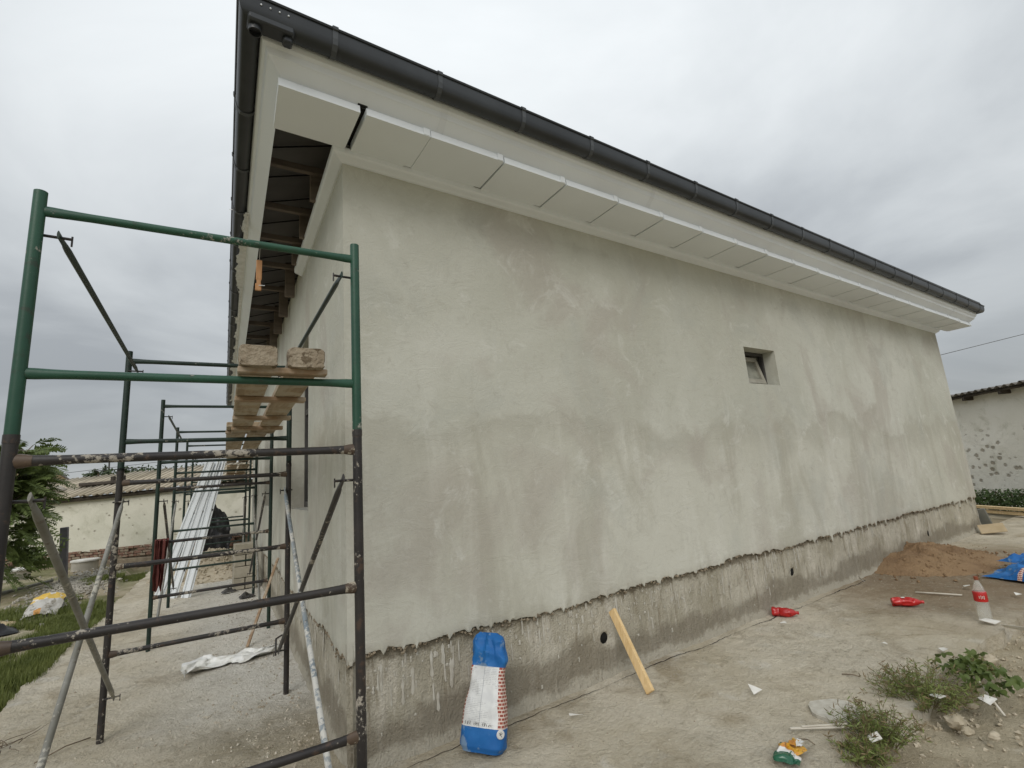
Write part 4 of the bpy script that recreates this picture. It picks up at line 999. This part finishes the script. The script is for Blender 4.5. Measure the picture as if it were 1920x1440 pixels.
# ---------------------------------------------------------------- weeds on the right
def weed(label, c, rad, hgt, nst, seed, lean=(0, 0)):
    random.seed(seed); t = thing('weed', label, 'weed', c, group='weeds along the apron edge')
    st, lf, dr = MB(), MB(), MB(); c = Vector(c)
    for s in range(nst):
        th = random.uniform(0, 6.28); rr = rad*random.uniform(.15, 1); b0 = c+Vector((math.cos(th), math.sin(th), 0))*rr*.35
        tip = c+Vector((math.cos(th)*rr+lean[0], math.sin(th)*rr+lean[1], hgt*random.uniform(.35, 1)*(1.15-.5*rr/rad)))
        mid = (b0+tip)/2+Vector((random.uniform(-.03, .03), random.uniform(-.03, .03), .04)); k = 6
        pts = [b0*(1-t_)**2+mid*2*t_*(1-t_)+tip*t_*t_ for t_ in [q/k for q in range(k+1)]]
        st.tube(pts, [.0022*(1-.7*q/k) for q in range(k+1)], 4, False)
        for q in range(26):
            t_ = random.uniform(.1, 1); i = min(k-1, int(t_*k)); p = pts[i].lerp(pts[i+1], t_*k-i)
            d = Vector((random.gauss(0, 1), random.gauss(0, 1), random.gauss(.5, .7))).normalized(); l = random.uniform(.018, .045); sd2 = d.cross(Vector((random.gauss(0, 1), random.gauss(0, 1), random.gauss(0, 1)))).normalized()*l*.085
            (dr if (t_ > .75 and random.random() < .55) or random.random() < .08 else lf).add([p, p+d*l*.5+sd2, p+d*l, p+d*l*.5-sd2], [(0, 1, 2, 3)])
    tag(dr.build('dry_tips', 'drytip', t), kind='stuff'); st.build('stem', 'weedstem', t); tag(lf.build('foliage', 'weed', t), kind='stuff')
weed('nearest bushy weed on the apron edge with reddish side twigs', (2.50, -1.60, -.06), .26, .24, 95, 21)
weed('low sprawling weed behind the snack packet', (2.24, -1.60, -.06), .17, .13, 60, 22)
weed('largest weed clump in the middle of the dirt strip', (3.18, -1.58, -.06), .36, .26, 150, 23)
weed('small weed tuft beyond the largest clump', (3.95, -1.66, -.06), .17, .12, 40, 24)
weed('thin weed at the right edge of the dirt', (3.95, -2.10, -.06), .25, .12, 40, 25)
weed('sparse weed tuft beside the far apron end', (6.0, -1.85, -.06), .25, .16, 50, 26)
random.seed(31)
t = thing('leafy_branch', 'cut green branch with broad lobed leaves lying on the dirt', 'branch', (3.55, -1.78, -.03))
q = MB(); pts = [Vector((3.72, -1.66, .10)), Vector((3.55, -1.75, .08)), Vector((3.36, -1.86, .03)), Vector((3.24, -1.95, -.02))]; q.tube(pts, [.004, .006, .007, .006], 7); q.build('stem', 'strip', t, smooth=True)
for k in range(44):
    p = pts[0].lerp(pts[2], random.random())+Vector((random.uniform(-.16, .16), random.uniform(-.13, .13), random.uniform(-.01, .06))); s = random.uniform(.032, .06)
    rm = Matrix.Rotation(random.uniform(0, 6.28), 3, 'Z') @ Matrix.Rotation(random.uniform(-.6, .6), 3, 'X') @ Matrix.Rotation(random.uniform(-.6, .6), 3, 'Y')
    q = MB(); n = 30; V = [p]
    for i in range(n):
        th = 2*math.pi*i/n; r = s*(.40+.60*abs(math.cos(2.5*th)))*(1+.07*math.sin(15*th)); V.append(p+rm @ Vector((r*math.cos(th), r*math.sin(th), -.25*r*r/s+.012*math.sin(5*th))))
    q.add(V, [(0, 1+i, 1+(i+1) % n) for i in range(n)]); q.build('leaf', 'vine', t, smooth=True)

# ---------------------------------------------------------------- far right: shed, hedge, timbers, boards at the house corner
def corr(mb, A, e, n_, length, run, z0_, z1_, pitch=.18, amp=.026, th=.012, extra=lambda s, t: 0, step=10):
    """corrugated sheet: waves along e, running back along n_"""
    k = int(length/pitch*step); V = []
    for lay in (0, -th):
        for i in range(k+1):
            s = length*i/k; wv = amp*math.sin(2*math.pi*s/pitch)
            for tt in (0, .5, 1):
                p = A+e*s+n_*run*tt; V.append(Vector((p.x, p.y, p.z+z0_+(z1_-z0_)*tt+wv+lay+extra(s, tt))))
    F = []; o = (k+1)*3
    for i in range(k):
        for t_ in (0, 1):
            F += [(3*i+t_, 3*i+3+t_, 3*i+4+t_, 3*i+1+t_), (o+3*i+1+t_, o+3*i+4+t_, o+3*i+3+t_, o+3*i+t_)]
        F += [(3*i+3, 3*i, o+3*i, o+3*i+3), (3*i+2, 3*i+5, o+3*i+5, o+3*i+2)]
    mb.add(V, F)
A = Vector((16.9, 2.25, 0)); e = Vector((-1, -1.54, 0)).normalized(); nb = Vector((e.y, -e.x, 0)) if Vector((e.y, -e.x, 0)).x > 0 else Vector((-e.y, e.x, 0))
sr = thing('whitewashed_outbuilding', 'whitewashed outbuilding with pitted wall beyond the far end of the house', 'outbuilding', A)
def srw(i, j):
    p = A+e*(10*i); return Vector((p.x, p.y, -.2+3.05*j+.10*i))+nb*.02*fr(i*10, j*3, 0, 1.2, 4)
q = MB(); q.grid(srw, 70, 26); q.f = [f[::-1] for f in q.f]; q.build('wall', 'whitewash2', sr, smooth=True)
for s_ in range(9):
    q = MB(); corr(q, A-nb*.32+e*(s_*1.08), e, nb, 1.11, 2.2, 2.80+.011*s_+.006*(s_ % 2), 2.84+.011*s_+.006*(s_ % 2)); q.build('roof_sheet', 'asbestosdark', sr, smooth=True)
q = MB(); q.tube([A-nb*.22+Vector((0, 0, 2.72))-e*.1, A-nb*.22+e*10+Vector((0, 0, 2.82))], .035, 4); q.build('eave_beam', 'beam', sr)
for s_ in (.8, 1.75, 2.7, 3.65, 4.6):
    q = MB(); p = A+e*s_-nb*.1; q.bbox((p.x, p.y, 2.66+.011*s_), (.07, .3, .09), Matrix.Rotation(math.atan2(-nb.x, nb.y), 3, 'Z'), .008); q.build('rafter_end', 'beam', sr)
random.seed(41)
def leaves(mb, c, rad, n, l0, l1, wd=.45, shell=.55):
    for i in range(n):
        d = Vector((random.gauss(0, 1), random.gauss(0, 1), random.gauss(0, 1))).normalized(); r = shell+(1-shell)*random.random()
        p = Vector(c)+Vector((d.x*rad[0], d.y*rad[1], d.z*rad[2]))*r
        a = Vector((random.gauss(0, 1), random.gauss(0, 1), random.gauss(0, .7))).normalized(); l = random.uniform(l0, l1); sd2 = a.cross(d+Vector((.01, .02, .03))).normalized()*l*wd*.5
        mb.add([p-a*l*.5, p+sd2, p+a*l*.5+Vector((0, 0, -l*.12)), p-sd2], [(0, 1, 2, 3)])
hg = thing('hedge', 'low dark green hedge in front of the whitewashed outbuilding', 'hedge', (15.2, .8, 0))
q = MB(); q2 = MB()
for k in range(16):
    p = A+e*(.4+k*.32)-nb*(.75+.15*random.random()); leaves(q, (p.x, p.y, .22), (.42, .42, .27+.05*random.random()), 420, .05, .10)
    for s_ in range(3): q2.tube([(p.x+.1*s_, p.y, -.1), (p.x+.1*s_+random.uniform(-.15, .15), p.y+random.uniform(-.15, .15), .4)], .008, 5)
tag(q.build('foliage', 'hedge', hg), kind='stuff'); q2.build('stem', 'bark', hg)
for k, lab in enumerate(('long pale timber on the ground beyond the house, upper one', 'long pale timber on the ground beyond the house, lower one')):
    a, c = Vector((14.35, 1.2, .09)), Vector((12.55, -1.35, .09)); d = c-a; q = MB()
    ctr = (a+c)/2+(Vector((0, 0, .065)) if k == 0 else Vector((.02, 0, -.03))); q.bbox(ctr, (d.length*(1 if k == 0 else .9), .10, .058), Matrix.Rotation(math.atan2(d.y, d.x), 3, 'Z'), .004)
    q.v = [tuple(Vector(p)-ctr) for p in q.v]
    o = tag(q.build('timber', 'newwoodx'), lab, 'timber', 'timbers beyond the house'); o.location = ctr
q = MB(); q.bbox((11.40, -.02, .16), (.045, .15, .42), Matrix.Rotation(R(-14), 3, 'Y') @ Matrix.Rotation(R(-8), 3, 'X'), .006); tag(q.build('board', 'darkboard'), 'dark grey board leaning on the far corner of the plinth', 'board')
q = MB(); q.bbox((10.86, -.22, .085), (.30, .34, .012), Matrix.Rotation(R(-22), 3, 'Y') @ Matrix.Rotation(R(20), 3, 'Z'), .003); tag(q.build('cardboard_piece', 'card'), 'tan cardboard piece propped on the ground at the far corner', 'cardboard')
q = MB(); q.tube([(22.5, 5.2, 4.72), (27.63, 1.46, 5.78), (36, -5, 7.6)], .012, 6); tag(q.build('power_wire', 'dframe'), 'thin power wire crossing the grey sky above the outbuilding', 'wire')

# ---------------------------------------------------------------- far left: shed
S0 = Vector((1.3, 12.53, 0)); es = Vector((-.829, .559, 0)); ns = Vector((.559, .829, 0))
def sz(s): return .13-.027*s
shed = thing('corrugated_shed', 'low whitewashed shed with brick footing and corrugated roof behind the scaffold', 'shed', S0)
def SP(s, t_, z): p = S0+es*s+ns*t_; return Vector((p.x, p.y, z+sz(s)))
q = MB()
def sw(i, j):
    s = 11*i; zb = .44+.05*fr(s, 0, 1, 1.5, 5)+.02*fr(s, 3, 1, 9, 3); return SP(s, .02*fr(s, j*2, 4, 1.5, 4), zb+(1.93-zb)*j)
q.grid(sw, 260, 14); q.build('wall', 'whitewash', shed, smooth=True)
q = MB(); a = [SP(0, .05, -.4), SP(11, .05, -.2), SP(11, .05, .6), SP(0, .05, .6)]; q.add(a, [(0, 1, 2, 3)])
a = [SP(0, 0, -.4), SP(0, 3, -.4), SP(0, 3, 2.5), SP(0, 0, 1.95)]; q.add(a, [(0, 1, 2, 3)]); q.build('footing', 'mortar', shed)
bm = MB(); bm.bbox((0, 0, 0), (.235, .09, .062), None, .005); bme = bm.mesh('brick', 'brick')
ang = math.atan2(es.y, es.x)
for row in range(4):
    s = .15*(row % 2)+.9
    while s < 9.6:
        if random.random() > .10*(row > 0)+.02:
            p = SP(s, .02+random.uniform(-.008, .014), .455-.074*row)-S0; inst('brick', bme, shed, p, (0, random.uniform(-.01, .01), ang+math.pi))
        s += .25
q = MB(); q.bbox(SP(5.5, .03, .08), (11, .16, .24), Matrix.Rotation(ang, 3, 'Z'), .02); q.build('base_ledge', 'mortar', shed)
q = MB(); q.tube([SP(-.2, -.12, 1.93), SP(11, -.12, 1.93)], .06, 4); q.build('eave_beam', 'beam', shed)
for s_ in range(12):
    for rw in (0, 1):
        q = MB(); lo = -.06 if s_ in (7, 8) and rw == 0 else 0
        off = rw*.95; dzz = .31*rw+.02*rw+lo+random.uniform(-.006, .006); base = S0+es*(s_*.95)+ns*(-.26+off)
        corr(q, base+Vector((0, 0, sz(s_*.95)-.0)), es, ns, .965, 1.10, 1.99+dzz+.004*(s_ % 2), 2.36+dzz+.004*(s_ % 2), .19, .026, .01)
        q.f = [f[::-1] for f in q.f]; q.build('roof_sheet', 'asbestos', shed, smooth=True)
for k, (s_, t_, z, lab) in enumerate(((6.9, .55, 2.36, 'left round stone weighing down the corrugated shed roof'), (6.6, .35, 2.28, 'right round stone weighing down the corrugated shed roof'))):
    tag(rock(SP(s_, t_, z), .11, k+5, .6).build('roof_stone', 'stone', auto=40), lab, 'stone', 'stones on the shed roof')
q = MB(); 
for s_ in (5.0, 5.3): q.bbox(SP(s_, .62, 2.46), (.10, .1, .16), Matrix.Rotation(ang, 3, 'Z'), .01)
q.bbox(SP(5.55, .62, 2.37), (1.5, .14, .10), Matrix.Rotation(ang, 3, 'Z'), .02)
tag(q.build('scrap_timber', 'beam'), 'dark charred timber lying on the corrugated shed roof', 'timber')
# gabled house far behind the shed
gh_ = thing('gabled_house', 'tan gabled roof end far behind the shed at the left', 'house', (-8.5, 28.0, 0))
G = lambda x, d, z: Vector((-7.25, 27.5, 0))+Vector((.978, .206, 0))*x+Vector((-.206, .978, 0))*d+Vector((0, 0, z))
q = MB(); q.add([G(-2.1, 0, 0), G(1.75, 0, 0), G(1.75, 0, 3.0), G(0, 0, 4.5), G(-2.1, 0, 2.9), G(-2.1, 6, 0), G(1.75, 6, 0), G(1.75, 6, 3.0), G(0, 6, 4.5), G(-2.1, 6, 2.9)], [(0, 1, 2, 3, 4), (1, 6, 7, 2), (5, 0, 4, 9)]); q.build('wall', 'card', gh_)
q = MB()
for x0, z0_, x1, z1_ in ((0, 4.5, 1.95, 2.85), (0, 4.5, -2.3, 2.75)):
    V = [G(x0, -.25, z0_+.05), G(x1, -.25, z1_+.05), G(x1, 6.2, z1_+.05), G(x0, 6.2, z0_+.05)]; V += [v-Vector((0, 0, .08)) for v in V]
    q.add(V, [(0, 1, 2, 3), (7, 6, 5, 4), (0, 4, 5, 1), (1, 5, 6, 2), (2, 6, 7, 3), (3, 7, 4, 0)])
q.build('roof', 'asbestosdark', gh_)

# trees
def fartree(label, c, rad, n, ht, cl=9):
    t = thing('tree', label, 'tree', (c[0], c[1], -.1), group='trees far behind the shed'); q = MB()
    q.tube([(c[0], c[1], -.1), (c[0]+.1, c[1], c[2]-rad[2]*.6), (c[0], c[1]+.1, c[2]+rad[2]*.3)], [.13, .09, .04], 8); q2 = MB()
    for k in range(cl):
        d = Vector((random.gauss(0, 1), random.gauss(0, 1), random.gauss(0, .8))).normalized()*random.uniform(.3, .9)
        p = Vector((c[0]+d.x*rad[0], c[1]+d.y*rad[1], c[2]+d.z*rad[2])); q.tube([(c[0], c[1], c[2]-rad[2]*.6), p], [.05, .015], 5)
        leaves(q2, p, (rad[0]*.42, rad[1]*.42, rad[2]*.38), n//cl, .10, .24, .5, .2)
    q.build('trunk', 'bark', t); tag(q2.build('crown', 'fartree', t), kind='stuff')
fartree('small round tree just right of the gabled roof', (-5.5, 31.3, 3.15), (.75, .75, .75), 700, 3, 7)
fartree('spindly tree with a bare top beside the small round tree', (-4.95, 31.0, 3.35), (.45, .45, .8), 400, 3, 6)
fartree('dark rounded tree behind the second scaffold frame', (-3.6, 30.2, 3.1), (1.0, 1.0, .75), 1100, 3, 9)
fartree('broad dark tree, largest of those behind the shed', (-1.9, 29.1, 3.2), (1.7, 1.5, 1.15), 2400, 3, 14)
fartree('pale distant tree behind the white profiles', (.4, 28.6, 2.9), (.9, .9, .6), 700, 3, 7)
t = thing('antenna_pole', 'thin antenna pole with crossbar behind the shed roof', 'antenna', (-4.35, 30.5, -.1))
q = MB(); q.tube([(-4.35, 30.5, -.1), (-4.45, 30.5, 4.15)], .04, 6); q.build('pole', 'dframe', t)
q = MB(); q.tube([(-5.1, 31, 3.62), (-2.9, 29.6, 3.62)], .025, 5); q.build('crossbar', 'dframe', t)
q = MB(); q.tube([(-9, 33, 3.45), (-2, 29.5, 3.9), (8, 25, 4.3)], .012, 5); tag(q.build('power_wire', 'dframe'), 'thin wire over the far trees behind the scaffold', 'wire')
# pinnate-leaved tree in front of the shed at the left
random.seed(51)
t = thing('tree', 'feathery green tree at the left edge in front of the shed', 'tree', (-4.15, 11.6, -.1))
q = MB(); q.tube([(-4.15, 11.6, -.2), (-4.12, 11.5, .9), (-4.08, 11.4, 1.9), (-4.1, 11.35, 2.7)], [.10, .08, .06, .03], 9)
fr_ = MB()
for k in range(420):
    z = random.uniform(.25, 2.75) if k % 3 else random.uniform(1.5, 2.8); p0 = Vector((-4.0, 11.45, z)); az = random.uniform(0, 6.28); ln = random.uniform(.50, .95)*(1.0 if z < 1.3 else .85)
    d = Vector((math.cos(az), math.sin(az), random.uniform(-.2, 1.0))).normalized(); st_ = p0+d*random.uniform(.0, .45)
    pts = []
    for i in range(9):
        s = i/8; pts.append(st_+d*ln*s+Vector((0, 0, -.40*ln*s*s)))
    roll = random.uniform(-1.3, 1.3)
    if k % 3 == 0: q.tube([p0-Vector((0, 0, .2)), st_], [.02, .008], 5)
    fr_.tube(pts, [.006*(1-.8*i/8) for i in range(9)], 4, False)
    for i in range(1, 15):
        s = .10+.88*i/15; ii = min(7, int(s*8)); p = pts[ii].lerp(pts[ii+1], s*8-ii); tg = (pts[ii+1]-pts[ii]).normalized(); sd2 = tg.cross(Vector((0, 0, 1))).normalized(); sd2 = Matrix.Rotation(roll, 3, tg) @ sd2
        for sg in (-1, 1):
            l = .17*(1-.45*s)*random.uniform(.8, 1.15); a = (sd2*sg+tg*.55+Vector((0, 0, random.uniform(-.5, .05)))).normalized(); wv = tg*l*.22
            fr_.add([p, p+a*l*.45+wv, p+a*l, p+a*l*.45-wv], [(0, 1, 2, 3)])
q.build('trunk', 'bark', t, smooth=True); tag(fr_.build('crown', 'ailan', t), kind='stuff')

# ---------------------------------------------------------------- yard on the left
random.seed(61)
q = MB(); n = 0
while n < 60000:
    y = random.uniform(1.6, 12.5); x = -2.02+.05*y-abs(random.gauss(0, .9))
    if x < -7: continue
    e_ = LW(ledge(y), y).x
    if x > e_-.03+.06*random.random(): continue
    dens = fr(x, y, 3, .9, 5)*1.5+.42-(abs(x-e_)*.24)-(.25 if y > 9 else 0)
    if random.random() > dens*1.6+.06: continue
    h = random.uniform(.05, .15)*(1.2 if y < 6 else .85); az = random.uniform(0, 6.28); l = random.uniform(.01, .06); wd = random.uniform(.0025, .0055)
    p = Vector((x, y, gh(x, y)-.01)); sd2 = Vector((math.cos(az+1.57), math.sin(az+1.57), 0))*wd; tp_ = p+Vector((math.cos(az)*l, math.sin(az)*l, h)); md = p.lerp(tp_, .5)+Vector((0, 0, h*.12))
    q.add([p-sd2, p+sd2, md+sd2*.8, md-sd2*.8, tp_], [(0, 1, 2, 3), (3, 2, 4)]); n += 1
tag(q.build('grass', 'grass'), 'short green grass along the left edge of the apron', 'grass', kind='stuff')
q = MB()
for i in range(1500):
    x = random.gauss(-2.75, .30); y = random.gauss(11.2, 1.2); s = random.uniform(.015, .05); crumb(x, y, gh(x, y)+.05*max(0, 1-abs(x+2.75)/.5)+s*.3, s)
tag(q.build('gravel', 'stone'), 'grey gravel spread on the yard left of the scaffold', 'gravel', kind='stuff')
q = MB(); q.grid(heap(-.35, 10.2, 1.1, 1.5, .55, 14, .12), 60, 30); tag(q.build('rubble_heap', 'clod', smooth=True), 'heap of clay rubble at the far end of the side wall', 'rubble')
q = MB(); hf = heap(-.35, 10.2, 1.1, 1.5, .55, 14, .12)
for i in range(1500):
    p = hf(random.random(), random.random()**.6); s = random.uniform(.012, .05); crumb(p[0], p[1], p[2]+s*.2, s)
tag(q.build('rubble_stones', 'clod'), 'loose stones covering the clay rubble heap', 'rubble', kind='stuff')
def shapefn(i, j):
    x = -.60+.78*i; c = Vector((-.19, 12.47, 0))+Vector((.83, -.555, 0))*(x+.2); top = 1.62-.9*abs(i-.28)**1.3-.25*max(0, fr(i*4, 1, 3, 1, 3))
    z = .12+(top-.12)*j; return c+Vector((-.555, -.83, 0))*(.06*math.sin(i*11+2*j)+.05*fr(i*3, j*3, 5, 1, 3))+Vector((.10*fr(j*3, 2, 7, 1, 3), 0, z))
q = MB(); q.grid(shapefn, 30, 30); tag(q.build('shape', 'blackbag', smooth=True), 'black tarpaulin hanging before the shed wall behind the white profiles', 'shape')  # irregular black sheet hung before the shed wall
# concrete blocks
bl = ['lower left cement block of the stack by the side wall', 'lower right cement block of the stack by the side wall', 'second-row cement block lying crosswise in the stack', 'third-row left cement block of the stack', 'third-row right cement block of the stack', 'top cement block of the stack by the side wall']
spots = [(.01, .1, .175), (.20, .1, .175), (.105, .295, .365), (.01, .49, .175), (.20, .49, .175), (.105, .685, .365)]
for (x, z, wd), lab in zip(spots, bl):
    q = MB(); q.bbox((x-.01, 7.40, z-.008), (wd, .36, .186), Matrix.Rotation(random.uniform(-.03, .03), 3, 'Z'), .008); tag(q.build('cement_block', 'block'), lab, 'block', 'stacked cement blocks')
q = MB(); q.bbox((-3.2, 12.68, .55), (.14, .14, 1.35), Matrix.Rotation(R(-3), 3, 'Y') @ ROTL, .01); tag(q.build('grey_post', 'greypost'), 'short square grey post standing before the shed', 'post')
for k, (x, y, lab) in enumerate(((-4.3, 14.2, 'round cement ring with a pale lid at the left edge of the yard'), (-3.05, 14.6, 'round cement ring with a pale lid beside the grey post'))):
    z = gh(x, y); t = thing('cement_ring', lab, 'cement ring', (x, y, z), group='lidded cement rings by the shed')
    q = MB(); q.lathe([(.28, -.1), (.28, .22), (.25, .22)], 24, Matrix.Translation((x, y, z))); q.build('ring', 'ringc', t, auto=40)
    q = MB(); q.lathe([(.31, .225), (.31, .26), (.27, .275), (1e-5, .28)], 24, Matrix.Translation((x, y, z))); q.build('lid', 'paper', t, auto=40)
q = MB(); q.tube([(-4.4, 10.8, .02), (-3.35, 12.6, .06)], .035, 10); tag(q.build('pipe', 'galv', smooth=True), 'grey pipe lying on the yard towards the grey post', 'pipe')
t = thing('paper_sack', 'white sack with yellow top and orange print lying in the grass', 'sack', (-2.75, 8.6, -.05))
def sack(i, j):
    x = -2.94+.42*i+.03*fr(i*3, j*3, 1, 1, 2); y = 8.0+.32*j; z = -.04+.26*j+.06*math.sin(math.pi*i)+.025*fr(i*4, j*4, 2, 1, 3); return (x+.08*j, y, z)
q = MB(); q.grid(sack, 24, 22, lambda i, j: 1 if j > .72 else (2 if (i-.45)**2*2+(j-.12)**2 < .022 else 0)); q.grid(lambda i, j: tuple(Vector(sack(1-i, j))+Vector((0, .10*math.sin(math.pi*j)+.02, -.05))), 24, 22); q.build('sack_paper', ['sackpaper', 'sackyel', 'sackorange'], t, smooth=True)
q = MB(); q.grid(crump((-3.05, 7.15, -.06), (1, .3, 0), (-.3, 1, 0), .5, .45, .16, 17), 20, 18); tag(q.build('black_bag', 'blackbag', smooth=True), 'crumpled black plastic bag in the grass at the left edge', 'bag')
q = MB(); q.grid(crump((-3.15, 7.75, -.06), (1, .3, 0), (-.3, 1, 0), .5, .4, .10, 27), 16, 14); tag(q.build('cardboard_piece', 'card', smooth=True), 'crumpled tan cardboard behind the black plastic bag', 'cardboard')
# film rag on the apron
def ragf(i, j):
    x = -.78+.82*i; y = 2.70+.22*i+.07*math.sin(i*6.0); wd = .20*(1-.65*i)+.05*fr(i*5, 1, 1, 1, 3)
    yy = y+(j-.3)*wd*2; fold = abs(fr(i*2.2+j*.6, j*5, 3, 1, 2)); zz = .008+.05*fold+.03*max(0, math.sin(j*8+i*9+2*fr(i*3, j*2, 2, 1, 2)))
    return (x+.07*fr(i*4, j*4, 9, 1, 3), yy+.08*fr(i*4, j*3, 5, 1, 3), zz)
q = MB(); q.grid(ragf, 60, 22); tag(q.build('plastic_rag', 'film', auto=70), 'crumpled white film rag lying on the apron inside the scaffold', 'rag')
for k, (x, y, lab) in enumerate(((-.16, 7.1, 'dark scrap near the foot of the white profiles'), (.05, 6.3, 'dark scrap near the side wall beyond the first window'))):
    q = MB(); q.grid(crump((x, y, .0), (1, .2, 0), (-.2, 1, 0), .22, .13, .09, 33+k), 10, 8); tag(q.build('dark_scrap', 'dframe'), lab, 'scrap', 'dark scraps on the apron')
# dry twigs bottom left
t = thing('dry_twigs', 'dry branching twigs at the left edge of the apron', 'twigs', (-1.75, 2.0, -.01)); random.seed(71)
q = MB()
for k in range(16):
    p = Vector((random.uniform(-1.98, -1.62), random.uniform(1.85, 2.15), .015)); a = random.uniform(0, 6.28); pts = [p]
    for i in range(6): a += random.uniform(-.5, .5); pts.append(pts[-1]+Vector((math.cos(a)*.05, math.sin(a)*.05, random.uniform(-.004, .012))))
    q.tube(pts, [.0035*(1-.12*i) for i in range(7)], 5)
q.build('stem', 'twig', t, smooth=True)
stick('dry straw twig near the foot of the second scaffold frame', [(-1.55, 1.55, .01), (-1.42, 1.68, .018), (-1.30, 1.74, .01)], .004)
stick('bent iron bar on the apron by the side wall', [(-.02, 2.62, .02), (.0, 2.75, .14), (.06, 2.8, .15), (.12, 2.8, .13)], .009, 'black', 'iron_bar', 'iron bar')
